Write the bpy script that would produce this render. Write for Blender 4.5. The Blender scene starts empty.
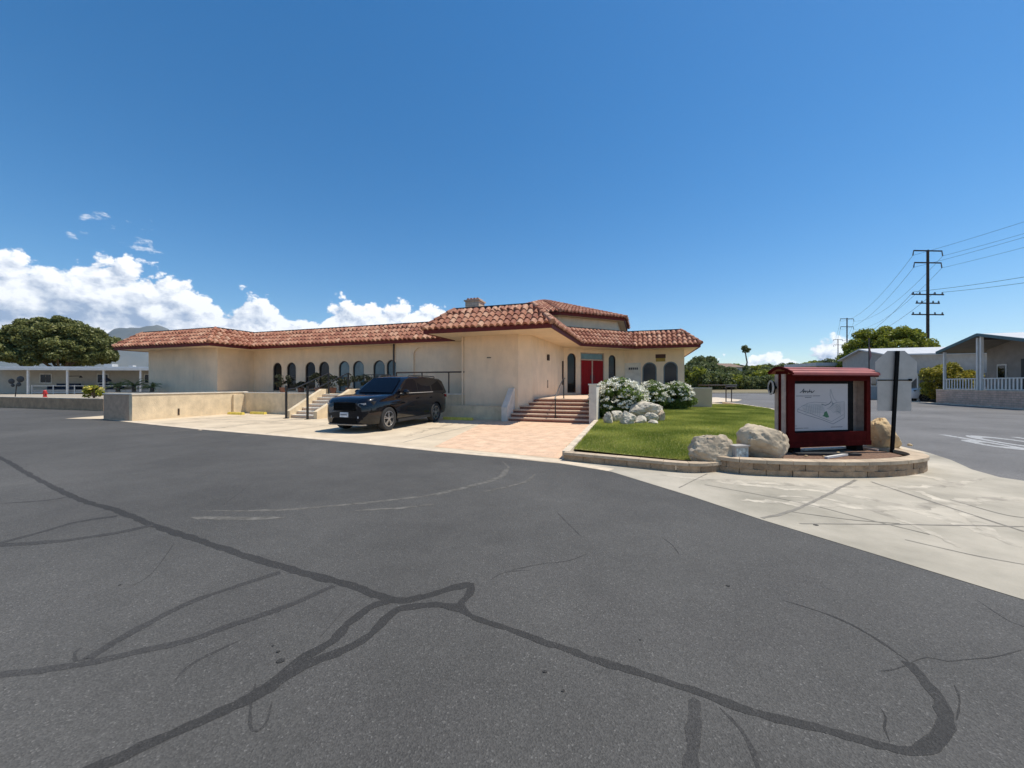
import bpy, bmesh, math, random
import numpy as np
from mathutils import Vector, Matrix, noise

# ---------------------------------------------------------------- camera, sky, sun, exposure
scene = bpy.context.scene
C = scene.collection
R = math.radians
EYE, FOC = 1.55, 380.0
cam_d = bpy.data.cameras.new('camera'); cam = bpy.data.objects.new('camera', cam_d); C.objects.link(cam)
cam.location = (0, 0, EYE); cam.rotation_euler = (R(90), 0, 0)
cam_d.sensor_width = 36; cam_d.lens = 36*FOC/1024; cam_d.clip_start = 0.05; cam_d.clip_end = 40000
scene.camera = cam

SUN_EL, SUN_AZ = 66.0, 84.0          # azimuth clockwise from +Y
world = bpy.data.worlds.new('World'); scene.world = world; world.use_nodes = True

def build_world():
    nt = world.node_tree; nt.nodes.clear()
    N = nt.nodes.new; L = nt.links.new
    out = N('ShaderNodeOutputWorld'); bg = N('ShaderNodeBackground')
    sky = N('ShaderNodeTexSky'); sky.sky_type = 'NISHITA'; sky.sun_disc = False
    sky.sun_elevation = R(SUN_EL); sky.sun_rotation = R(SUN_AZ)
    sky.air_density = 1.0; sky.dust_density = 0.25; sky.ozone_density = 2.2; sky.altitude = 400
    hs = N('ShaderNodeHueSaturation'); hs.inputs['Saturation'].default_value = 1.38; hs.inputs['Value'].default_value = .97; hs.inputs['Hue'].default_value = .497
    L(sky.outputs[0], hs.inputs['Color'])
    tc = N('ShaderNodeTexCoord'); sep = N('ShaderNodeSeparateXYZ'); L(tc.outputs['Generated'], sep.inputs[0])
    def M(op, a, b=None, c=None, clamp=False):
        n = N('ShaderNodeMath'); n.operation = op; n.use_clamp = clamp
        for i, v in enumerate((a, b, c)):
            if v is None: continue
            if isinstance(v, (int, float)): n.inputs[i].default_value = v
            else: L(v, n.inputs[i])
        return n.outputs[0]
    az = M('ARCTAN2', sep.outputs[0], sep.outputs[1])            # radians, clockwise from +Y
    el = M('ARCSINE', sep.outputs[2])
    # height of the cloud bank along the horizon, as a function of azimuth
    fc = N('ShaderNodeFloatCurve'); cu = fc.mapping.curves[0]
    pts = [(-180, .06), (-120, .12), (-75, .20), (-54, .205), (-50, .193), (-46, .210), (-41, .193), (-36, .172), (-31, .165), (-27, .155),
           (-25, .195), (-21, .195), (-17, .190), (-12, .190), (-8, .12), (-4, .04), (8, .01), (25, .02), (31, .045), (36, .060), (41, .070), (44, .055), (47, .02), (70, .03), (120, .05), (180, .06)]
    cu.points[0].location = ((pts[0][0]+180)/360, pts[0][1]*2); cu.points[-1].location = (1, pts[-1][1]*2)
    for a, h in pts[1:-1]: cu.points.new((a+180)/360, h*2)
    fc.mapping.update()
    L(M('MULTIPLY_ADD', az, 1/(2*math.pi), 0.5), fc.inputs['Value'])
    top = M('MULTIPLY', fc.outputs[0], 0.5)
    # coordinates: azimuth and stretched elevation
    def coords(dx, dz, sx, sz):
        cb = N('ShaderNodeCombineXYZ')
        L(M('MULTIPLY_ADD', az, sx, dx), cb.inputs[0]); L(M('MULTIPLY_ADD', el, sz, dz), cb.inputs[1]); return cb.outputs[0]
    def fbm(vec, scale, detail, rough=.55, dist=0):
        n = N('ShaderNodeTexNoise'); n.noise_dimensions = '2D'; n.inputs['Scale'].default_value = scale; n.inputs['Detail'].default_value = detail
        n.inputs['Roughness'].default_value = rough; n.inputs['Distortion'].default_value = dist; L(vec, n.inputs['Vector']); return n.outputs[0]
    p0 = coords(3.1, 1.7, 1, 1.25)
    n1 = fbm(p0, 17, 8, .58)
    n1b = fbm(coords(3.1+.010, 1.7+.016, 1, 1.25), 17, 5, .55)
    def bil(vec):
        w = N('ShaderNodeTexNoise'); w.noise_dimensions = '2D'; w.inputs['Scale'].default_value = 26; w.inputs['Detail'].default_value = 4; L(vec, w.inputs['Vector'])
        vs = N('ShaderNodeVectorMath'); vs.operation = 'SCALE'; L(w.outputs['Color'], vs.inputs[0]); vs.inputs['Scale'].default_value = .030
        va = N('ShaderNodeVectorMath'); va.operation = 'ADD'; L(vec, va.inputs[0]); L(vs.outputs[0], va.inputs[1])
        v = N('ShaderNodeTexVoronoi'); v.feature = 'F1'; v.voronoi_dimensions = '2D'; v.inputs['Scale'].default_value = 13
        v.inputs['Detail'].default_value = 3.5; v.inputs['Roughness'].default_value = .52; v.inputs['Lacunarity'].default_value = 2.3; v.normalize = True
        L(va.outputs[0], v.inputs['Vector']); return v.outputs['Distance']
    b0 = bil(p0); b1 = bil(coords(3.1+.012, 1.7+.020, 1, 1.25))
    d = M('MULTIPLY', M('SUBTRACT', top, el), 20)                 # >0 inside the bank
    d = M('ADD', d, M('MULTIPLY', M('SUBTRACT', n1, .5), 1.5))
    d = M('ADD', d, M('MULTIPLY', M('SUBTRACT', .34, b0), 3.2))
    mask = N('ShaderNodeMapRange'); mask.interpolation_type = 'SMOOTHSTEP'; mask.inputs['From Min'].default_value = 0.0; mask.inputs['From Max'].default_value = .30
    L(d, mask.inputs['Value'])
    # small loose puffs above the bank
    pf = fbm(coords(7.3, 2.2, 1, 1.9), 20, 5, .6)
    win = N('ShaderNodeMapRange'); win.interpolation_type = 'SMOOTHSTEP'; win.inputs['From Min'].default_value = .075; win.inputs['From Max'].default_value = .02
    L(M('ABSOLUTE', M('SUBTRACT', el, .27)), win.inputs['Value'])
    wa = N('ShaderNodeMapRange'); wa.interpolation_type = 'SMOOTHSTEP'; wa.inputs['From Min'].default_value = .20; wa.inputs['From Max'].default_value = .05
    L(M('ABSOLUTE', M('ADD', az, .79)), wa.inputs['Value'])
    pm = N('ShaderNodeMapRange'); pm.interpolation_type = 'SMOOTHSTEP'; pm.inputs['From Min'].default_value = .66; pm.inputs['From Max'].default_value = .80
    L(M('MULTIPLY', M('ADD', pf, .10), M('MULTIPLY', win.outputs[0], wa.outputs[0])), pm.inputs['Value'])
    hor = N('ShaderNodeMapRange'); hor.inputs['From Min'].default_value = .0; hor.inputs['From Max'].default_value = .02; L(el, hor.inputs['Value'])
    m_all = M('MAXIMUM', mask.outputs[0], M('MULTIPLY', pm.outputs[0], .6), clamp=True)
    # shade: lit crowns, grey-blue undersides in the middle of the bank
    sh = M('ADD', M('MULTIPLY_ADD', M('SUBTRACT', n1, n1b), 2.0, .55), M('MULTIPLY', M('SUBTRACT', b1, b0), 3.0))
    under = N('ShaderNodeMapRange'); under.interpolation_type = 'SMOOTHSTEP'; under.inputs['From Min'].default_value = .7; under.inputs['From Max'].default_value = 2.6
    L(M('ADD', d, M('MULTIPLY', M('SUBTRACT', fbm(coords(9, 4, .7, 3.2), 9, 6, .6), .5), 2.6)), under.inputs['Value'])
    tone = M('SUBTRACT', M('ADD', sh, .35), M('MULTIPLY', under.outputs[0], .62), clamp=True)
    mc = N('ShaderNodeMix'); mc.data_type = 'RGBA'; L(tone, mc.inputs[0])
    mc.inputs[6].default_value = (2.6, 3.35, 4.6, 1); mc.inputs[7].default_value = (8.6, 8.7, 8.8, 1)
    mx = N('ShaderNodeMix'); mx.data_type = 'RGBA'; L(m_all, mx.inputs[0]); L(hs.outputs[0], mx.inputs[6]); L(mc.outputs[2], mx.inputs[7])
    L(mx.outputs[2], bg.inputs[0]); bg.inputs[1].default_value = 0.11
    L(bg.outputs[0], out.inputs[0])
build_world()

sun_d = bpy.data.lights.new('sun', 'SUN'); sun = bpy.data.objects.new('sun', sun_d); C.objects.link(sun)
sun_d.energy = 4.0; sun_d.angle = R(0.55); sun_d.color = (1.0, .93, .82)
sdir = Vector((math.cos(R(SUN_EL))*math.sin(R(SUN_AZ)), math.cos(R(SUN_EL))*math.cos(R(SUN_AZ)), math.sin(R(SUN_EL))))
sun.rotation_euler = sdir.to_track_quat('Z', 'Y').to_euler(); sun.location = (20, 5, 40)
scene.view_settings.view_transform = 'Standard'; scene.view_settings.look = 'None'
scene.view_settings.gamma = 1; scene.view_settings.exposure = 0.40; scene.view_settings.use_curve_mapping = False

# ---------------------------------------------------------------- helpers
BROT = R(-18.9); CU, SU = math.cos(BROT), -math.sin(BROT)
def G(a, b, z=0.0): return Vector((a*CU + b*SU, -a*SU + b*CU, z))      # clubhouse street grid -> world
def PX(x, y, z=0.0):                                                    # ground point seen at a place of the photo
    Y = (EYE - z)*FOC/(y - 384.0); return Vector(((x-512)*Y/FOC, Y, z))

class MB:
    def __init__(s): s.v = []; s.f = []; s.r = []; s.rs = random.Random(5)
    def poly(s, pts, r=None):
        i = len(s.v); s.v += [Vector(p) for p in pts]; s.f.append(list(range(i, i+len(pts)))); s.r.append(s.rs.random() if r is None else r)
    def mesh(s, vs, fs, r=None):
        i = len(s.v); s.v += [Vector(p) for p in vs]; rr = s.rs.random() if r is None else r
        for f in fs: s.f.append([i+k for k in f]); s.r.append(rr)
    def hexa(s, p, r=None):            # 8 points: bottom 4 ccw, top 4 ccw
        s.mesh(p, [(3,2,1,0),(4,5,6,7),(0,1,5,4),(1,2,6,5),(2,3,7,6),(3,0,4,7)], r)
    def box(s, a, b, M=None, r=None):
        x0,y0,z0 = a; x1,y1,z1 = b
        p = [Vector(q) for q in ((x0,y0,z0),(x1,y0,z0),(x1,y1,z0),(x0,y1,z0),(x0,y0,z1),(x1,y0,z1),(x1,y1,z1),(x0,y1,z1))]
        if M is not None: p = [M @ q for q in p]
        s.hexa(p, r)
    def gbox(s, a0, a1, b0, b1, z0, z1, r=None):     # box on the clubhouse grid
        s.hexa([G(a0,b0,z0),G(a1,b0,z0),G(a1,b1,z0),G(a0,b1,z0),G(a0,b0,z1),G(a1,b0,z1),G(a1,b1,z1),G(a0,b1,z1)], r)
    def bar(s, p, q, w, h, up=(0,0,1), r=None):      # beam from p to q
        p = Vector(p); q = Vector(q); d = (q-p).normalized(); u = Vector(up)
        if abs(d.dot(u)) > .98: u = Vector((1,0,0))
        x = d.cross(u).normalized()*w/2; y = x.cross(d).normalized()*h/2
        s.hexa([p-x-y, p+x-y, q+x-y, q-x-y, p-x+y, p+x+y, q+x+y, q-x+y], r)
    def tube(s, pts, rad, n=8, cap=True, r=None):
        pts = [Vector(p) for p in pts]; rads = rad if isinstance(rad, (list, tuple)) else [rad]*len(pts)
        i0 = len(s.v); rr = s.rs.random() if r is None else r; prev = None
        for k, p in enumerate(pts):
            d = (pts[min(k+1, len(pts)-1)] - pts[max(k-1, 0)]).normalized()
            if prev is None:
                u = Vector((0,0,1)) if abs(d.z) < .9 else Vector((1,0,0)); x = d.cross(u).normalized()
            else: x = (prev - d*prev.dot(d)).normalized()
            prev = x; y = d.cross(x)
            for j in range(n):
                t = 2*math.pi*j/n; s.v.append(p + (x*math.cos(t) + y*math.sin(t))*rads[k])
        for k in range(len(pts)-1):
            for j in range(n):
                a = i0+k*n+j; b = i0+k*n+(j+1)%n; s.f.append([a, b, b+n, a+n]); s.r.append(rr)
        if cap:
            s.f.append([i0+j for j in range(n)][::-1]); s.r.append(rr); e = i0+(len(pts)-1)*n
            s.f.append([e+j for j in range(n)]); s.r.append(rr)
    def prism(s, poly2, z0, z1, r=None):             # vertical extrusion of a 2D polygon (world xy)
        n = len(poly2); vs = [Vector((p[0],p[1],z0)) for p in poly2]+[Vector((p[0],p[1],z1)) for p in poly2]
        fs = [list(range(n))[::-1], [n+i for i in range(n)]]+[[i,(i+1)%n,n+(i+1)%n,n+i] for i in range(n)]
        s.mesh(vs, fs, r)
    def build_mesh(s, name, inv=None, smooth=False):
        me = bpy.data.meshes.new(name)
        vs = s.v if inv is None else [inv @ v for v in s.v]
        me.from_pydata([tuple(v) for v in vs], [], s.f); me.update()
        at = me.attributes.new('rnd', 'FLOAT', 'FACE'); at.data.foreach_set('value', s.r)
        if smooth: me.polygons.foreach_set('use_smooth', [True]*len(me.polygons))
        return me

WM = {}
def wm(o):
    return WM.get(o.name, Matrix.Identity(4))
def setp(o, label=None, cat=None, group=None, kind=None):
    if label: o['label'] = label
    if cat: o['category'] = cat
    if group: o['group'] = group
    if kind: o['kind'] = kind
    return o
def thing(name, label, cat, loc=(0,0,0), rz=0.0, group=None):
    o = bpy.data.objects.new(name, None); C.objects.link(o); o.empty_display_size = .3
    o.location = loc; o.rotation_euler = (0,0,rz)
    WM[o.name] = Matrix.Translation(Vector(loc)) @ Matrix.Rotation(rz, 4, 'Z')
    return setp(o, label, cat, group)
def fixn(me):
    bm = bmesh.new(); bm.from_mesh(me); bmesh.ops.recalc_face_normals(bm, faces=bm.faces); bm.to_mesh(me); bm.free()
def part(name, mb, mat, parent, smooth=False, label=None, recalc=True, kind=None):
    M = wm(parent); me = mb.build_mesh(name, M.inverted(), smooth)
    if recalc: fixn(me)
    if smooth: me.set_sharp_from_angle(angle=R(40))
    me.materials.append(mat)
    o = bpy.data.objects.new(name, me); C.objects.link(o); o.parent = parent; WM[o.name] = M
    return setp(o, label, kind=kind)
def single(name, mb, mat, label, cat, group=None, smooth=False, kind=None, recalc=True):
    xs = [v.x for v in mb.v]; ys = [v.y for v in mb.v]; zs = [v.z for v in mb.v]
    c = Vector(((min(xs)+max(xs))/2, (min(ys)+max(ys))/2, min(zs)))
    me = mb.build_mesh(name, Matrix.Translation(-c), smooth)
    if recalc: fixn(me)
    if smooth: me.set_sharp_from_angle(angle=R(40))
    me.materials.append(mat); o = bpy.data.objects.new(name, me); C.objects.link(o); o.location = c
    return setp(o, label, cat, group, kind)
def struct(name, mb, mat, smooth=False):
    me = mb.build_mesh(name, None, smooth); me.materials.append(mat)
    o = bpy.data.objects.new(name, me); C.objects.link(o); o['kind'] = 'structure'; return o
def copy_tree(o, parent=None):
    c = o.copy(); C.objects.link(c)
    if parent is not None: c.parent = parent
    for ch in [x for x in C.objects if x.parent == o]: copy_tree(ch, c)
    return c

# ---------------------------------------------------------------- materials
def new_mat(name):
    m = bpy.data.materials.new(name); m.use_nodes = True; nt = m.node_tree
    return m, nt, nt.nodes['Principled BSDF']
def mat(name, col, rough=.7, var=.12, scale=6.0, bump=0.0, bscale=60.0, metal=0.0, col2=None, rnd=0.0, spec=.5, coat=0.0, detail=5, streak=0.0):
    m, nt, p = new_mat(name); N = nt.nodes.new; L = nt.links.new
    p.inputs['Roughness'].default_value = rough; p.inputs['Metallic'].default_value = metal; p.inputs['Specular IOR Level'].default_value = spec
    if coat: p.inputs['Coat Weight'].default_value = coat; p.inputs['Coat Roughness'].default_value = .03
    tc = N('ShaderNodeTexCoord'); no = N('ShaderNodeTexNoise'); no.inputs['Scale'].default_value = scale; no.inputs['Detail'].default_value = detail; no.inputs['Roughness'].default_value = .6
    L(tc.outputs['Object'], no.inputs['Vector'])
    c2 = col2 or tuple(c*(1-var*2) for c in col); c1 = col if col2 else tuple(min(1, c*(1+var*2)) for c in col)
    mr = N('ShaderNodeMapRange'); mr.inputs['From Min'].default_value = .3; mr.inputs['From Max'].default_value = .7; L(no.outputs[0], mr.inputs[0])
    mx = N('ShaderNodeMix'); mx.data_type = 'RGBA'; mx.inputs[6].default_value = (*c2, 1); mx.inputs[7].default_value = (*c1, 1); L(mr.outputs[0], mx.inputs[0])
    last = mx.outputs[2]
    if rnd:
        at = N('ShaderNodeAttribute'); at.attribute_name = 'rnd'
        m2 = N('ShaderNodeMapRange'); m2.inputs['To Min'].default_value = 1-rnd; m2.inputs['To Max'].default_value = 1+rnd; L(at.outputs['Fac'], m2.inputs[0])
        vm = N('ShaderNodeVectorMath'); vm.operation = 'SCALE'; L(last, vm.inputs[0]); L(m2.outputs[0], vm.inputs['Scale']); last = vm.outputs[0]
    L(last, p.inputs['Base Color'])
    if streak:      # faint run-off marks down the wall
        mp = N('ShaderNodeMapping'); mp.inputs['Scale'].default_value = (1.6, 1.6, .45); L(tc.outputs['Object'], mp.inputs[0]); ns = N('ShaderNodeTexNoise'); ns.inputs['Scale'].default_value = 1.6; ns.inputs['Detail'].default_value = 9; ns.inputs['Roughness'].default_value = .68; L(mp.outputs[0], ns.inputs['Vector'])
        m3 = N('ShaderNodeMapRange'); m3.inputs[1].default_value = .46; m3.inputs[2].default_value = .74; m3.inputs[3].default_value = 1.03; m3.inputs[4].default_value = 1-streak; L(ns.outputs[0], m3.inputs[0])
        v3 = N('ShaderNodeVectorMath'); v3.operation = 'SCALE'; L(last, v3.inputs[0]); L(m3.outputs[0], v3.inputs['Scale']); last = v3.outputs[0]; p.inputs['Base Color'].default_value = (1,1,1,1); L(last, p.inputs['Base Color'])
    if bump:
        nb = N('ShaderNodeTexNoise'); nb.inputs['Scale'].default_value = bscale; nb.inputs['Detail'].default_value = 4; L(tc.outputs['Object'], nb.inputs['Vector'])
        bp = N('ShaderNodeBump'); bp.inputs['Strength'].default_value = bump; bp.inputs['Distance'].default_value = .02; L(nb.outputs[0], bp.inputs['Height']); L(bp.outputs[0], p.inputs['Normal'])
    return m
def leaf_mat(name, c_dark, c_light, trans=.25, rough=.5):
    m, nt, p = new_mat(name); N = nt.nodes.new; L = nt.links.new
    at = N('ShaderNodeAttribute'); at.attribute_name = 'rnd'
    mx = N('ShaderNodeMix'); mx.data_type = 'RGBA'; mx.inputs[6].default_value = (*c_dark, 1); mx.inputs[7].default_value = (*c_light, 1); L(at.outputs['Fac'], mx.inputs[0])
    L(mx.outputs[2], p.inputs['Base Color']); p.inputs['Roughness'].default_value = rough; p.inputs['Specular IOR Level'].default_value = .3
    tr = N('ShaderNodeBsdfTranslucent'); L(mx.outputs[2], tr.inputs['Color'])
    ms = N('ShaderNodeMixShader'); ms.inputs[0].default_value = trans; out = nt.nodes['Material Output']
    L(p.outputs[0], ms.inputs[1]); L(tr.outputs[0], ms.inputs[2]); L(ms.outputs[0], out.inputs['Surface']); return m

def asphalt_mat(name, base, warm=1.0):
    m, nt, p = new_mat(name); N = nt.nodes.new; L = nt.links.new
    tc = N('ShaderNodeTexCoord')
    def noi(s, d, ro=.6):
        n = N('ShaderNodeTexNoise'); n.inputs['Scale'].default_value = s; n.inputs['Detail'].default_value = d; n.inputs['Roughness'].default_value = ro; L(tc.outputs['Object'], n.inputs['Vector']); return n.outputs[0]
    def mapr(v, a, b, c, d):
        r = N('ShaderNodeMapRange'); L(v, r.inputs[0])
        for i, x in enumerate((a,b,c,d)): r.inputs[i+1].default_value = x
        return r.outputs[0]
    def mul(a, b):
        n = N('ShaderNodeMath'); n.operation = 'MULTIPLY'; L(a, n.inputs[0]); L(b, n.inputs[1]); return n.outputs[0]
    big = mapr(noi(.28, 7, .62), .3, .7, .74, 1.30); mid = mapr(noi(2.6, 5, .7), .25, .75, .90, 1.10)
    vo = N('ShaderNodeTexVoronoi'); vo.inputs['Scale'].default_value = 130; L(tc.outputs['Object'], vo.inputs['Vector'])
    sp = N('ShaderNodeSeparateColor'); L(vo.outputs['Color'], sp.inputs[0])
    grain = mapr(sp.outputs[0], .0, 1.0, .74, 1.20)
    peb = mapr(sp.outputs[1], .92, .98, 1.0, 1.6)
    v = mul(mul(mul(big, mid), grain), peb)
    vm = N('ShaderNodeVectorMath'); vm.operation = 'SCALE'; vm.inputs[0].default_value = base; L(v, vm.inputs['Scale']); L(vm.outputs[0], p.inputs['Base Color'])
    p.inputs['Roughness'].default_value = .82; p.inputs['Specular IOR Level'].default_value = .35
    bp = N('ShaderNodeBump'); bp.inputs['Strength'].default_value = .55; bp.inputs['Distance'].default_value = .006; L(vo.outputs['Distance'], bp.inputs['Height']); L(bp.outputs[0], p.inputs['Normal'])
    return m

def brick_mat(name, c1, c2, mortar, bw, bh, msize=.012, rot=0.0, rough=.85, bump=.4, grid=False):
    m, nt, p = new_mat(name); N = nt.nodes.new; L = nt.links.new
    tc = N('ShaderNodeTexCoord'); mp = N('ShaderNodeMapping'); mp.inputs['Rotation'].default_value = (0, 0, rot); L(tc.outputs['Object'], mp.inputs[0])
    src = mp.outputs[0]
    if grid:      # vertical wall: use horizontal distance + height
        s = N('ShaderNodeSeparateXYZ'); L(src, s.inputs[0]); ad = N('ShaderNodeMath'); ad.operation = 'ADD'; L(s.outputs[0], ad.inputs[0]); L(s.outputs[1], ad.inputs[1])
        cb = N('ShaderNodeCombineXYZ'); L(ad.outputs[0], cb.inputs[0]); L(s.outputs[2], cb.inputs[1]); src = cb.outputs[0]
    b = N('ShaderNodeTexBrick'); L(src, b.inputs['Vector']); b.inputs['Scale'].default_value = 1
    b.inputs['Brick Width'].default_value = bw; b.inputs['Row Height'].default_value = bh; b.inputs['Mortar Size'].default_value = msize
    b.inputs['Color1'].default_value = (*c1, 1); b.inputs['Color2'].default_value = (*c2, 1); b.inputs['Mortar'].default_value = (*mortar, 1)
    no = N('ShaderNodeTexNoise'); no.inputs['Scale'].default_value = 3.0; no.inputs['Detail'].default_value = 8; L(tc.outputs['Object'], no.inputs['Vector'])
    mr = N('ShaderNodeMapRange'); mr.inputs[1].default_value = .3; mr.inputs[2].default_value = .7; mr.inputs[3].default_value = .82; mr.inputs[4].default_value = 1.15; L(no.outputs[0], mr.inputs[0])
    vm = N('ShaderNodeVectorMath'); vm.operation = 'SCALE'; L(b.outputs['Color'], vm.inputs[0]); L(mr.outputs[0], vm.inputs['Scale']); L(vm.outputs[0], p.inputs['Base Color'])
    p.inputs['Roughness'].default_value = rough
    bp = N('ShaderNodeBump'); bp.inputs['Strength'].default_value = bump; bp.inputs['Distance'].default_value = .01; bp.invert = True; L(b.outputs['Fac'], bp.inputs['Height']); L(bp.outputs[0], p.inputs['Normal'])
    return m

def tile_mat():
    m, nt, p = new_mat('terracotta_tile'); N = nt.nodes.new; L = nt.links.new
    at = N('ShaderNodeAttribute'); at.attribute_name = 'rnd'
    cr = N('ShaderNodeValToRGB'); L(at.outputs['Fac'], cr.inputs[0]); e = cr.color_ramp.elements
    e[0].position = 0; e[0].color = (.23, .075, .042, 1); e[1].position = 1; e[1].color = (.50, .29, .185, 1)
    for q, c in ((.25, (.32, .12, .065, 1)), (.6, (.40, .18, .105, 1)), (.85, (.46, .235, .145, 1))): x = e.new(q); x.color = c
    tc = N('ShaderNodeTexCoord'); no = N('ShaderNodeTexNoise'); no.inputs['Scale'].default_value = 7; no.inputs['Detail'].default_value = 7; no.inputs['Roughness'].default_value = .7; L(tc.outputs['Object'], no.inputs['Vector'])
    mr = N('ShaderNodeMapRange'); mr.inputs[1].default_value = .3; mr.inputs[2].default_value = .75; mr.inputs[3].default_value = .8; mr.inputs[4].default_value = 1.25; L(no.outputs[0], mr.inputs[0])
    vm = N('ShaderNodeVectorMath'); vm.operation = 'SCALE'; L(cr.outputs[0], vm.inputs[0]); L(mr.outputs[0], vm.inputs['Scale']); L(vm.outputs[0], p.inputs['Base Color'])
    p.inputs['Roughness'].default_value = .75
    return m

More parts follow.
